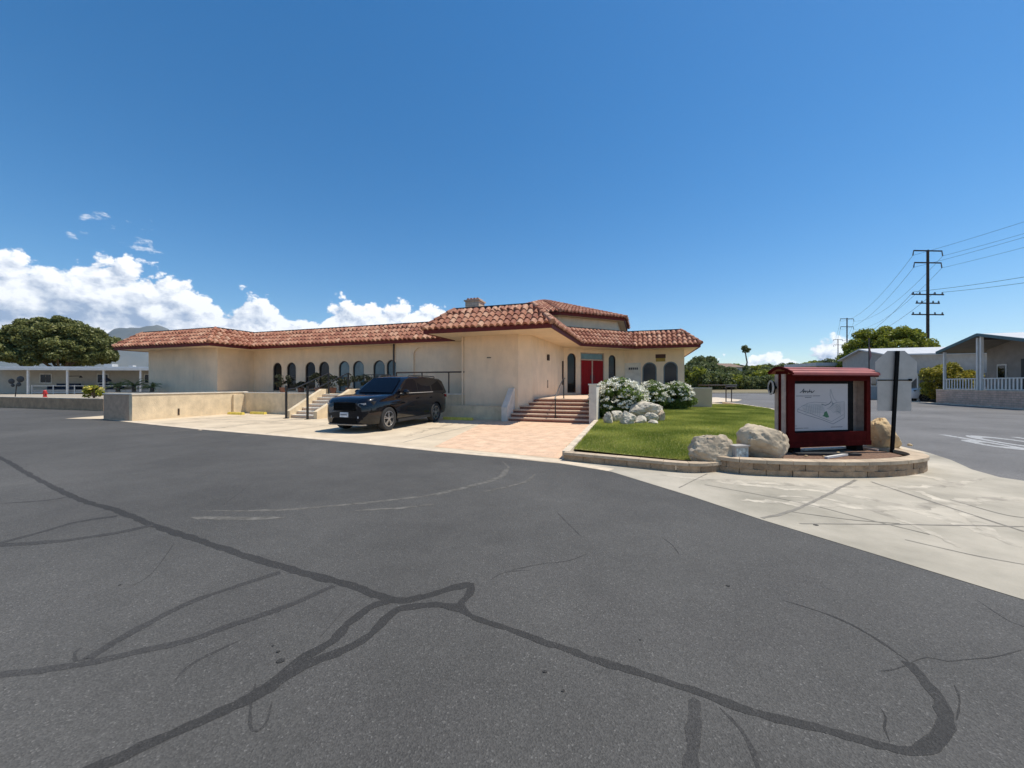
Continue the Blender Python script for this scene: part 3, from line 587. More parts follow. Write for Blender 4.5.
ZW = 3.74
AR0, AR1 = (-24.2,18.2), (-12.7,18.2)
sx = [s for s in []]
def s_at(px, b, a0):            # distance along a wall of constant b seen at a column of the photo
    k = (px-512)/FOC; Y = b/(k*SU+CU); return (k*Y*CU - Y*SU) - a0
arc = [(s_at(x, 18.2, -24.2), w, 1.12, 2.92, True) for x, w in ((277.3,.76),(291.3,.76),(310.2,.80),(324,.80),(344,.80),(358.3,.80),(379,.80),(391.5,.66))]
mb = MB()
wall(mb, (-30.7,15.9), (-24.2,15.9), -.1, ZW)
wall(mb, (-24.2,15.9), (-24.2,18.2), -.1, ZW)
wall(mb, AR0, AR1, -.1, ZW, arc)
wall(mb, (-12.7,18.2), (-12.7,17.55), -.1, ZW)
NI0, NI1 = (-12.7,17.55), (-7.77,17.55)
niche = (s_at(420, 17.55, -12.7), .80, 1.12, 3.50, True)
wall(mb, NI0, NI1, -.1, ZW, [niche], .09)
mb.poly([to3(NI0,NI1,*p,-.09) for p in arch_loop(*niche)], .5)
wall(mb, (-7.77,17.55), (-7.77,15.9), -.1, ZW)
wall(mb, (-7.77,15.9), (-5.16,15.9), -.1, ZW)
wall(mb, (-5.16,15.9), (-4.67,16.39), -.1, ZW)
wall(mb, (-4.67,16.39), (-4.44,22.6), -.1, ZW)
D0, D1 = (-4.44,22.6), (-1.08,25.96)
def s_diag(px):
    k = (px-512)/FOC; X0 = G(*D0); d = Vector(D1)-Vector(D0); d.normalize(); dd = G(d.x, d.y); 
    return (k*X0.y - X0.x)/(dd.x - k*dd.y)
tw1 = (s_diag(571.6), .62, FL+.12, 3.42, True); tw2 = (s_diag(612.2), .58, FL+.12, 3.42, True)
dl, dr = s_diag(580.5), s_diag(604.3)
dhole = ((dl+dr)/2, dr-dl, FL, 3.50, False)
wall(mb, D0, D1, -.1, ZW, [tw1, dhole, tw2])
S0, S1 = (-1.08,25.96), (2.5,25.96)
sw = [(s_at(649.5, 25.96, -1.08), .86, 1.55, 2.95, True), (s_at(670.6, 25.96, -1.08), .84, 1.55, 2.97, True)]
wall(mb, S0, S1, -.1, ZW, sw)
wall(mb, (2.5,25.96), (2.5,36), -.1, ZW)
wall(mb, (2.5,36), (-30.7,36), -.1, ZW); wall(mb, (-30.7,36), (-30.7,15.9), -.1, ZW)
part('wall', mb, MT['stucco'], club, recalc=False)
# warmer painted entry bay is the same stucco; thin skirting and plinth below the blank wall
mb = MB(); mb.gbox(-8.3,-5.56,15.25,15.895,-.1,.57); part('plinth', mb, MT['reti'], club)
for k, h in enumerate(arc):
    window(AR0, AR1, h, MT['frame_b'], MT['glass'] if k < 4 else MT['glass2'], .05, -.10, bars=((2.0,) if k < 4 else (1.95,)))
window(D0, D1, tw1, MT['frame_b'], MT['glass'], .05, -.08, label='tall arched sidelight')
window(D0, D1, tw2, MT['frame_b'], MT['glass'], .05, -.08, bars=(2.2,), label='tall arched sidelight')
for h in sw: window(S0, S1, h, MT['frame_g'], MT['glass'], .07, -.06, bars=())
# door leaves, transom
s0, s1 = dl, dr; mid = (s0+s1)/2
def face_box(mb, P0, P1, sa, sb, za, zb, o0, o1):
    mb.hexa([to3(P0,P1,sa,za,o1), to3(P0,P1,sb,za,o1), to3(P0,P1,sb,za,o0), to3(P0,P1,sa,za,o0), to3(P0,P1,sa,zb,o1), to3(P0,P1,sb,zb,o1), to3(P0,P1,sb,zb,o0), to3(P0,P1,sa,zb,o0)])
mb = MB()
face_box(mb, D0, D1, s0, s0+.06, FL, 3.5, -.11, -.02); face_box(mb, D0, D1, s1-.06, s1, FL, 3.5, -.11, -.02)
face_box(mb, D0, D1, mid-.04, mid+.04, FL, 3.02, -.11, -.02); face_box(mb, D0, D1, s0+.06, s1-.06, 3.02, 3.10, -.11, -.02); face_box(mb, D0, D1, s0+.06, s1-.06, 3.44, 3.5, -.11, -.02)
part('door_frame', mb, MT['kpost'], club)
for a, b in ((s0+.065, mid-.045), (mid+.045, s1-.065)):
    mb = MB(); face_box(mb, D0, D1, a, b, FL+.02, 3.015, -.10, -.05)
    w = (b-a)
    for q in range(1, 4): face_box(mb, D0, D1, a+w*q/4-.006, a+w*q/4+.006, FL+.1, 2.95, -.049, -.042)
    dd = part('door', mb, MT['door'], club)
    hb = MB(); xx = b-.09 if a < mid-.1 else a+.09; face_box(hb, D0, D1, xx-.015, xx+.015, 1.8, 2.1, -.046, -.01); part('handle', hb, MT['black'], dd)
mb = MB(); mb.poly([to3(D0,D1,a,z,-.09) for a, z in ((s0+.06,3.10),(s1-.06,3.10),(s1-.06,3.44),(s0+.06,3.44))]); part('transom_pane', mb, MT['glass2'], club, recalc=False)

# eave polygon on the grid, anticlockwise seen from above (front edges run left to right)
EAVE = [(-31.7,14.6),(-22.9,14.6),(-22.9,17.0),(-8.92,17.0),(-8.92,14.2),(-3.24,14.2),(-3.24,21.6),(-.44,24.4),(3.24,24.4),(3.24,37.0),(-31.7,37.0)]
def offset(poly, d):
    n = len(poly); out = []
    for i in range(n):
        p0, p1, p2 = Vector(poly[i-1]), Vector(poly[i]), Vector(poly[(i+1)%n]); a = (p1-p0).normalized(); b = (p2-p1).normalized()
        na = Vector((-a.y,a.x)); nb = Vector((-b.y,b.x)); k = (na+nb); k = k/(1+na.dot(nb)); q = p1+k*d; out.append((q.x,q.y))
    return out
def tiles(mb, poly, opoly, z0, z1, closed=True, pitch=.28, course=.31, edges=None, capr=.10):
    n = len(poly); run = None
    for i in range(n):
        if edges is not None and i not in edges: continue
        P = Vector(poly[i]); Q = Vector(poly[(i+1)%n]); P2 = Vector(opoly[i]); Q2 = Vector(opoly[(i+1)%n]); d = (Q-P).normalized(); Lw = (Q-P).length
        nn = Vector((-d.y,d.x)); rn = (P2-P).dot(nn); e0 = (P2-P).dot(d); e1 = (Q2-P).dot(d)
        sl = math.hypot(rn, z1-z0); nc = max(2, round(sl/course)); up3 = Vector((nn.x*rn, nn.y*rn, z1-z0))/sl
        nrm = Vector((-nn.x*(z1-z0), -nn.y*(z1-z0), rn))/sl
        smin, smax = min(0,e0), max(Lw,e1); ncol = int(math.ceil((smax-smin)/pitch)); prof = [(-.5,0.0),(-.40,.012),(-.34,.05),(-.18,.105),(0,.122),(.18,.105),(.34,.05),(.40,.012),(.5,0.0)]
        for c in range(nc):
            ta, tb = c/nc, (c+1)/nc+.02
            la, ra = e0*ta, Lw+(e1-Lw)*ta; lb, rb = e0*tb, Lw+(e1-Lw)*tb
            for k in range(ncol):
                sc = smin+(k+.5)*pitch
                if sc+pitch*.5 < min(la,lb)-.02 or sc-pitch*.5 > max(ra,rb)+.02: continue
                rr = mb.rs.random(); va, vb, vl = [], [], []; jt = mb.rs.uniform(-.008,.008)
                for u, h in prof:
                    s = sc+u*pitch; sa = min(max(s,la),ra); sb = min(max(s,lb),rb)
                    h1 = h+.055; h2 = h*.86+.012
                    def W(s_, t_, hh):
                        q = P+d*s_; v = Vector((q.x,q.y,z0))+up3*(sl*t_)+nrm*hh; return G(v.x, v.y, v.z)
                    va.append(W(sa, ta-.02+jt, h1)); vb.append(W(sb, tb, h2)); vl.append(W(sa, ta-.02+jt, h*.55+.0))
                m = len(prof); mb.mesh(va+vb+vl, [[q, q+1, m+q+1, m+q] for q in range(m-1)]+[[2*m+q, 2*m+q+1, q+1, q] for q in range(m-1)], rr)
    # hip / valley caps
    for i in range(n):
        if edges is not None and not (i in edges and (i-1)%n in edges): continue
        p0, p1, p2 = Vector(poly[i-1]), Vector(poly[i]), Vector(poly[(i+1)%n]); cr = (p1-p0).x*(p2-p1).y-(p1-p0).y*(p2-p1).x
        A_ = G(p1.x,p1.y,z0); B_ = G(opoly[i][0],opoly[i][1],z1)
        if cr > 0:
            L_ = (B_-A_).length; m = max(2, round(L_/.36))
            for k in range(m):
                a = A_.lerp(B_, k/m-.02)+Vector((0,0,.10)); b = A_.lerp(B_, (k+1)/m+.03)+Vector((0,0,.075)); mb.tube([a,b], [.115,.09], 10, True)
IN = offset(EAVE, 1.0)
mb = MB(); tiles(mb, EAVE, IN, 3.86, 4.78)
part('roof', mb, MT['tile'], club, recalc=False)
mb = MB(); n = len(EAVE)      # fascia boards under the tiles
FO = offset(EAVE, .02); FI = offset(EAVE, .07)
for i in range(n):
    a, b, c, d = FO[i], FO[(i+1)%n], FI[(i+1)%n], FI[i]
    mb.hexa([G(*a,3.70),G(*b,3.70),G(*c,3.70),G(*d,3.70),G(*a,3.88),G(*b,3.88),G(*c,3.88),G(*d,3.88)])
part('fascia', mb, MT['fascia'], club)
def fillpoly(mb, poly, z, up=True, hole=None):
    bm = bmesh.new(); es = []
    for lp in ([poly] if hole is None else [poly, hole]):
        vs = [bm.verts.new((p[0],p[1],0)) for p in lp]; es += [bm.edges.new((vs[i], vs[(i+1)%len(vs)])) for i in range(len(vs))]
    bmesh.ops.triangle_fill(bm, edges=es, use_beauty=True); bm.verts.index_update(); fs = []
    for f in bm.faces:
        f.normal_update(); fs.append([v.index for v in (f.verts if (f.normal.z > 0) == up else reversed(f.verts))])
    mb.mesh([G(v.co.x,v.co.y,z) for v in bm.verts], fs, .5); bm.free()
mb = MB(); fillpoly(mb, FI, 3.735, False); part('soffit', mb, MT['soffit'], club, recalc=False)
mb = MB(); fillpoly(mb, offset(EAVE, .05), 3.845, True)      # deck below the tiles, then the sloping underlay and the flat roof
n = len(EAVE); U0 = offset(EAVE, .06); U1 = offset(EAVE, 1.0)
for i in range(n): mb.poly([G(*U0[i],3.85),G(*U0[(i+1)%n],3.85),G(*U1[(i+1)%n],4.775),G(*U1[i],4.775)], .5)
I2 = offset(EAVE, 1.06); I3 = offset(EAVE, 1.22)
fillpoly(mb, I2, 4.55, True)
part('roof_deck', mb, MT['roofdark'], club, recalc=False)
mb = MB()
for i in range(n):
    a, b, c, d = offset(EAVE, .985)[i], offset(EAVE, .985)[(i+1)%n], I2[(i+1)%n], I2[i]
    mb.hexa([G(*a,4.56),G(*b,4.56),G(*c,4.56),G(*d,4.56),G(*a,4.93),G(*b,4.93),G(*c,4.93),G(*d,4.93)])
part('ridge_gap_strip', mb, MT['roofdark'], club)  # added dark strip, painting the shaded gaps at the ridge tile ends
# row of top tiles standing over the dark gap strip
mb = MB()
for i in range(n):
    P = Vector(offset(EAVE,.93)[i]); Q = Vector(offset(EAVE,.93)[(i+1)%n]); L_ = (Q-P).length; k = max(1,int(L_/.30)); d = (Q-P)/L_; nn = Vector((-d.y,d.x))
    for j in range(k):
        q = P+d*((j+.5)*L_/k); a = q-nn*.16; b = q+nn*.04; mb.tube([G(a.x,a.y,4.66),G(b.x,b.y,4.80)], [.10,.09], 9, True)
part('ridge_tiles', mb, MT['tile'], club)

# octagonal clerestory with its own low tiled roof
ctr = Vector((-7.04,28.0)); apo = (Vector((-2.4,24.15))-ctr).dot(Vector((.7071,-.7071)))
def octa(r): return [(ctr.x+r/math.cos(math.pi/8)*math.cos(math.pi/8+k*math.pi/4), ctr.y+r/math.cos(math.pi/8)*math.sin(math.pi/8+k*math.pi/4)) for k in range(8)]
OE = octa(apo); OW = octa(apo-.5); OI = octa(.25)
mb = MB()
for i in range(8): wall(mb, OW[i], OW[(i+1)%8], 4.5, 5.62)
part('clerestory_wall', mb, MT['stucco'], club, recalc=False)
mb = MB(); tiles(mb, OE, OI, 5.80, 7.72, pitch=.27, course=.38); q = G(ctr.x, ctr.y, 7.70); mb.tube([q, q+Vector((0,0,.22))], [.32,.12], 10); part('clerestory_roof', mb, MT['tile'], club, recalc=False)
mb = MB(); O1 = octa(apo-.02); O2 = octa(apo-.08)
for i in range(8):
    a, b, c, d = O1[i], O1[(i+1)%8], O2[(i+1)%8], O2[i]; mb.hexa([G(*a,5.62),G(*b,5.62),G(*c,5.62),G(*d,5.62),G(*a,5.82),G(*b,5.82),G(*c,5.82),G(*d,5.82)])
part('clerestory_fascia', mb, MT['fascia'], club)
mb = MB(); fillpoly(mb, O2, 5.63, False); fillpoly(mb, O1, 5.78, True)
for i in range(8): mb.poly([G(*O2[i],5.79),G(*O2[(i+1)%8],5.79),G(ctr.x,ctr.y,7.69)])
part('clerestory_soffit', mb, MT['soffit'], club, recalc=False)
# chimney
cx = Vector((( 475-512)*27/FOC, 27)); ca = cx.x*CU-cx.y*SU; cb = cx.x*SU+cx.y*CU
mb = MB(); mb.gbox(ca-.52,ca+.52,cb-.5,cb+.5,4.4,7.35); mb.gbox(ca-.6,ca+.6,cb-.58,cb+.58,7.352,7.44)
ch = part('chimney', mb, brick_mat('chimney_brick', (.66,.53,.38), (.58,.44,.31), (.36,.3,.24), .42, .19, .012, grid=True), club)
mb = MB()
for k in range(4): mb.tube([G(ca-.36+.24*k, cb-.4, 7.5), G(ca-.36+.24*k, cb+.4, 7.5)], .10, 9)
part('chimney_cap_tile', mb, MT['tile'], ch)

# plaques, lamp, notice board on the entry walls
s = s_at(633.5, 25.96, -1.08); mb = MB(); face_box(mb, S0, S1, s-.55, s+.45, 1.62, 2.92, .004, .03); pl = part('notice_board', mb, MT['cap'], club, label='pale notice panel beside the arched windows')
mb = MB()
for k in range(5): face_box(mb, S0, S1, s-.30+.12*k, s-.21+.12*k, 2.48, 2.62, .032, .04)
part('lettering', mb, MT['inkd'], pl)
s = s_at(660.5, 25.96, -1.08); mb = MB(); face_box(mb, S0, S1, s-.28, s+.28, 2.98, 3.42, .004, .04); pq = part('plaque', mb, mat('plaque_ochre', (.36,.24,.04), .6, .1, 6), club, label='ochre and dark hanging sign')
mb = MB(); face_box(mb, S0, S1, s-.30, s+.30, 3.20, 3.44, .042, .055); part('plaque_band', mb, mat('plaque_brown', (.06,.02,.015), .6), pq)
mb = MB(); W0, W1 = (-4.67,16.39), (-4.44,22.6)
face_box(mb, W0, W1, 2.45, 2.65, 2.75, 3.05, .004, .10); part('wall_light', mb, MT['frame_b'], club)
mb = MB(); face_box(mb, W0, W1, 5.7, 5.95, 1.5, 2.9, .004, .05); part('wall_panel', mb, MT['frame_b'], club, label='narrow dark upright panel')
mb = MB(); face_box(mb, W0, W1, 2.5, 2.58, 1.35, 1.75, .004, .05); part('mailbox', mb, MT['kpost'], club)
P0, P1 = (-7.77,15.9), (-5.16,15.9)
mb = MB(); face_box(mb, P0, P1, 1.13, 1.33, 2.72, 2.76, .003, .02); part('hook_plate', mb, MT['frame_b'], club)
mb = MB(); mb.tube([G(-7.84,15.84,3.73),G(-7.84,15.84,.60)], .04, 8); part('downpipe', mb, MT['stucco'], club)
mb = MB(); mb.tube([G(-12.8,17.5,3.73),G(-12.8,17.5,1.06)], .05, 8); part('downpipe', mb, MT['frame_b'], club)

# ---------------------------------------------------------------- terrace, walls, stairs
mb = MB(); mb.prism([tuple(G(*p)[:2]) for p in ((-22.0,10.2),(-20.4,10.2),(-20.4,14.8),(-15.3,14.8),(-15.3,15.2),(-13.7,15.2),(-13.7,16.1),(-7.78,16.1),(-7.78,18.2),(-24.2,18.2),(-24.2,15.9),(-30.8,15.9),(-30.8,13.8),(-22.0,13.8))], -.05, TL)
struct('terrace', mb, MT['concrete'])
def rwall(name, pts, z, th, m, label, capm=None, face=None):
    t = thing(name, label, 'wall', tuple(G(*pts[0])))
    mb = MB(); cb = MB()
    for i in range(len(pts)-1):
        a = Vector(pts[i]); b = Vector(pts[i+1]); d = (b-a).normalized(); nn = Vector((-d.y,d.x))
        e0 = 0 if i == 0 else .002; q = [a+d*e0, b, b+nn*th, a+d*e0+nn*th]
        mb.hexa([G(*p,-.05) for p in q]+[G(*p,z) for p in q])
        q = [a-nn*.02+d*e0*8, b-nn*.02, b+nn*(th+.02), a+d*e0*8+nn*(th+.02)]
        cb.hexa([G(*p,z+.001) for p in q]+[G(*p,z+.05) for p in q])
    part('wall_body', mb, m, t)
    if capm: part('coping', cb, capm, t)
    return t
t = thing('retaining_wall', 'long yellowish retaining wall stepping back to the parking spaces beside the street', 'wall', tuple(G(-20.2,9.9)))
mb = MB(); mb.gbox(-20.4,-20.2,9.9,14.6,-.05,1.10); mb.gbox(-20.2,-15.4,14.6,14.8,-.05,1.06); part('wall_body', mb, MT['reti'], t)
mb = MB(); mb.gbox(-22.2,-20.402,9.9,10.1,-.05,1.10); mb.gbox(-22.2,-22.0,10.1,13.8,-.05,1.10); part('wall_end', mb, MT['sidep'], t, label='dark shaded block end of the wall')
mb = MB(); mb.gbox(-22.23,-20.17,9.87,10.13,1.101,1.15); mb.gbox(-20.43,-20.17,10.131,14.83,1.101,1.15); mb.gbox(-20.169,-15.4,14.57,14.83,1.061,1.11); part('coping', mb, MT['cap'], t)
mb = MB(); mb.gbox(-20.198,-20.08,14.0,14.598,-.05,1.0); part('buttress', mb, MT['reti'], t)
mb = MB(); mb.gbox(-20.195,-20.185,11.55,11.62,.12,.42); part('drain_slot', mb, MT['frame_b'], t)
rwall('retaining_wall', [(-13.45,15.9),(-7.80,15.9)], TL, .2, MT['reti'], 'low tan retaining wall behind the black SUV', MT['cap'])
# terrace stairs
t = thing('terrace_steps', 'concrete steps with sloping side walls rising to the arcade terrace', 'steps', tuple(G(-14.5,13.2)))
mb = MB(); rb = MB(); ns = 7
for k in range(ns):
    b0 = 13.2+.30*k; z1 = TL*(k+1)/ns; mb.gbox(-15.2,-13.8,b0-.02,b0+.32,z1-.045,z1); rb.gbox(-15.2,-13.8,b0,15.25,TL*k/ns-.04*(k>0),z1-.046)
part('tread', mb, MT['cap'], t); part('riser', rb, MT['tread'], t)
def slopewall(a0, a1, b0, b1, za, zb, btop=None):
    mb = MB(); p = [(b0,-.05),(b1,-.05),(b1,zb),(btop or b1,zb),(b0,za)]
    lo = [G(a0,b,z) for b,z in p]; hi = [G(a1,b,z) for b,z in p]; n = len(p)
    mb.mesh(lo+hi, [list(range(n)), [n+i for i in range(n)][::-1]]+[[i,(i+1)%n,n+(i+1)%n,n+i] for i in range(n)]); return mb
part('side_wall', slopewall(-15.4,-15.2,13.1,15.4,.32,1.30,15.0), MT['reti'], t); part('side_wall', slopewall(-13.8,-13.6,13.1,15.9,.32,1.30,15.2), MT['reti'], t)
# entrance stairs
t = thing('entrance_steps', 'wide brick and concrete steps up to the red double door', 'steps', tuple(G(-3.4,15.0)))
mb = MB(); rb = MB(); ns = 6
for k in range(ns):
    b0 = 15.0+.32*k; z1 = FL*(k+1)/ns
    if k < ns-1: mb.gbox(-5.3,-1.95,b0-.03,b0+.34,z1-.05,z1)
    rb.gbox(-5.295,-1.955,b0,16.9,FL*k/ns-.05*(k>0),z1-.051)
mb.prism([tuple(G(*p)[:2]) for p in ((-4.43,16.57),(-1.95,16.57),(-1.95,25.0),(-4.43,22.5))], FL-.05, FL)
part('tread', mb, MT['tread'], t); part('riser', rb, MT['riser'], t)
mb = MB(); mb.prism([tuple(G(*p)[:2]) for p in ((-4.43,16.9),(-1.96,16.9),(-1.96,25.0),(-4.43,22.55))], -.05, FL-.051); part('landing', mb, MT['reti'], t)
part('side_wall', slopewall(-5.55,-5.3,14.85,16.2,.58,1.36,15.75), MT['cap'], t)
mb = MB(); mb.gbox(-1.94,-1.66,14.85,25.2,-.05,1.50); mb.gbox(-1.97,-1.63,14.82,25.2,1.501,1.56); part('parapet', mb, MT['cap'], t)
def rail(name, runs, posts, label, m=MT['black'], r=.025, group=None, cat='handrail'):
    p0 = posts[0][0]; t = thing(name, label, cat, tuple(Vector(p0)), 0, group)
    for pts in runs:
        mb = MB(); mb.tube(pts, r, 8); part('rail', mb, m, t, True)
    for a, b in posts:
        mb = MB(); mb.tube([a,b], r*.95, 8); q = Vector(a); mb.box((q.x-.05,q.y-.05,q.z),(q.x+.05,q.y+.05,q.z+.012)); part('post', mb, m, t)
    return t
h0 = G(-3.35,15.25,.15); h1 = G(-3.35,17.0,FL)
rail('handrail', [[G(-3.35,15.12,.92), h0+Vector((0,0,.86)), G(-3.35,16.0,1.42), h1+Vector((0,0,.92)), G(-3.35,17.25,1.80)]], [(h0, h0+Vector((0,0,.85))), (h1, h1+Vector((0,0,.92)))], 'black iron handrail in the middle of the entrance steps')
# black gate posts and iron railing at the terrace steps
for a, b, lab in ((-15.12,12.86,'left black iron rail post and sloping handrail of the terrace steps'), (-13.88,12.86,'right black iron rail post and sloping handrail of the terrace steps')):
    p = G(a,b,0); t = thing('handrail', lab, 'handrail', tuple(p), BROT, 'iron handrails of the terrace steps')
    mb = MB(); mb.gbox(a-.035,a+.035,b-.035,b+.035,0,1.48); mb.gbox(a-.09,a+.09,b-.09,b+.09,0,.02); part('post', mb, MT['black'], t)
    mb = MB(); mb.tube([G(a,b,1.30), G(a,13.3,1.34), G(a,15.3,2.1), G(a,15.5,2.0)], .028, 8); part('rail', mb, MT['black'], t, True)
    mb = MB(); mb.gbox(a-.03,a+.03,15.27,15.33,TL,2.08); part('post', mb, MT['black'], t)
# ornamental iron railing along the terrace
t = thing('terrace_railing', 'black ornamental iron railing along the terrace in front of the arched windows', 'railing', tuple(G(-13.5,16.0,TL)), BROT)
mb = MB(); mb.tube([G(-13.5,16.0,2.02), G(-11.9,16.0,2.02)], .022, 6); part('rail', mb, MT['black'], t); mb = MB(); mb.tube([G(-13.5,16.0,1.2), G(-11.9,16.0,1.2)], .018, 6); part('rail', mb, MT['black'], t)
for k in range(3):
    a = -13.5+.8*k; mb = MB(); mb.tube([G(a,16.0,TL), G(a,16.0,2.02)], .022, 6); part('post', mb, MT['black'], t)
for k in range(10):
    a = -13.35+.15*k; mb = MB() if k == 0 else mb; mb.tube([G(a,16.0,1.2), G(a,16.0,2.0)], .009, 5)
part('balusters', mb, MT['black'], t)
rail('ramp_rail', [[G(-11.9,16.5,2.13), G(-7.80,16.5,2.13)]], [(G(a,16.5,TL), G(a,16.5,2.13)) for a in (-11.9,-10.4,-8.9,-7.9)], 'plain dark bar railing in front of the blind arched niche', MT['frame_b'], .035)
# dark potted shrubs on the terrace before the arcade
for k, (x, b, zt, rx) in enumerate(((283,16.3,2.15,.5),(301,16.9,1.6,.35),(318,16.3,2.2,.5),(333,16.4,2.0,.48),(349,16.3,1.95,.52),(366,16.4,2.05,.5),(381,16.3,2.0,.52),(392,16.5,1.85,.4))):
    kk = (x-512)/FOC; Y = b/(kk*SU+CU); X = kk*Y; t = thing('terrace_shrub', 'dark potted shrub, %s in the row below the arched windows' % ('first from the left', 'second from the left', 'third from the left', 'fourth from the left', 'fourth from the right', 'third from the right', 'second from the right', 'last on the right')[k], 'shrub', (X,Y,TL), 0, 'dark shrubs along the arcade terrace')
    q = Vector((X,Y,TL)); mb = MB(); mb.tube([q, q+Vector((0,0,.30))], [.14,.19], 12); part('pot', mb, mat('clay_pot', (.24,.11,.07), .8) if k == 0 else bpy.data.materials['clay_pot'], t)
    mb = MB(); limb(mb, q+Vector((0,0,.25)), q+Vector((0,0,zt-TL-.1)), .02, .012, 0, k); part('stem', mb, MT['trunk'], t)
    h = (zt-TL-.25)/2; leaf_obj('foliage', crown_pts((0,0,.28+h), (rx,rx,h*.85), 16, 60, .16, 70+k, -.9), .05, MT['purple'], t, k)
# parking stops
for (x0, x1, y, lab) in ((226,246,414.6,'yellow wheel stop at the far left of the retaining wall'), (248.5,268,414.2,'yellow wheel stop between the leftmost one and the terrace steps'), (442,474,420.0,'yellow wheel stop behind the black SUV')):
    c = PX((x0+x1)/2, y); hw = (PX(x1,y)-PX(x0,y)).length/2
    M = Matrix.Translation(c) @ Matrix.Rotation(BROT, 4, 'Z'); mb = MB(); p = [(-.09,0),(.09,0),(.06,.11),(-.06,.11)]
    vs = [M @ Vector((-hw,y_,z_+.008)) for y_,z_ in p]+[M @ Vector((hw,y_,z_+.008)) for y_,z_ in p]
    mb.mesh(vs, [(0,1,2,3),(7,6,5,4),(0,4,5,1),(1,5,6,2),(2,6,7,3),(3,7,4,0)]); single('wheel_stop', mb, MT['yellow'], lab, 'wheel stop', 'yellow parking stops')
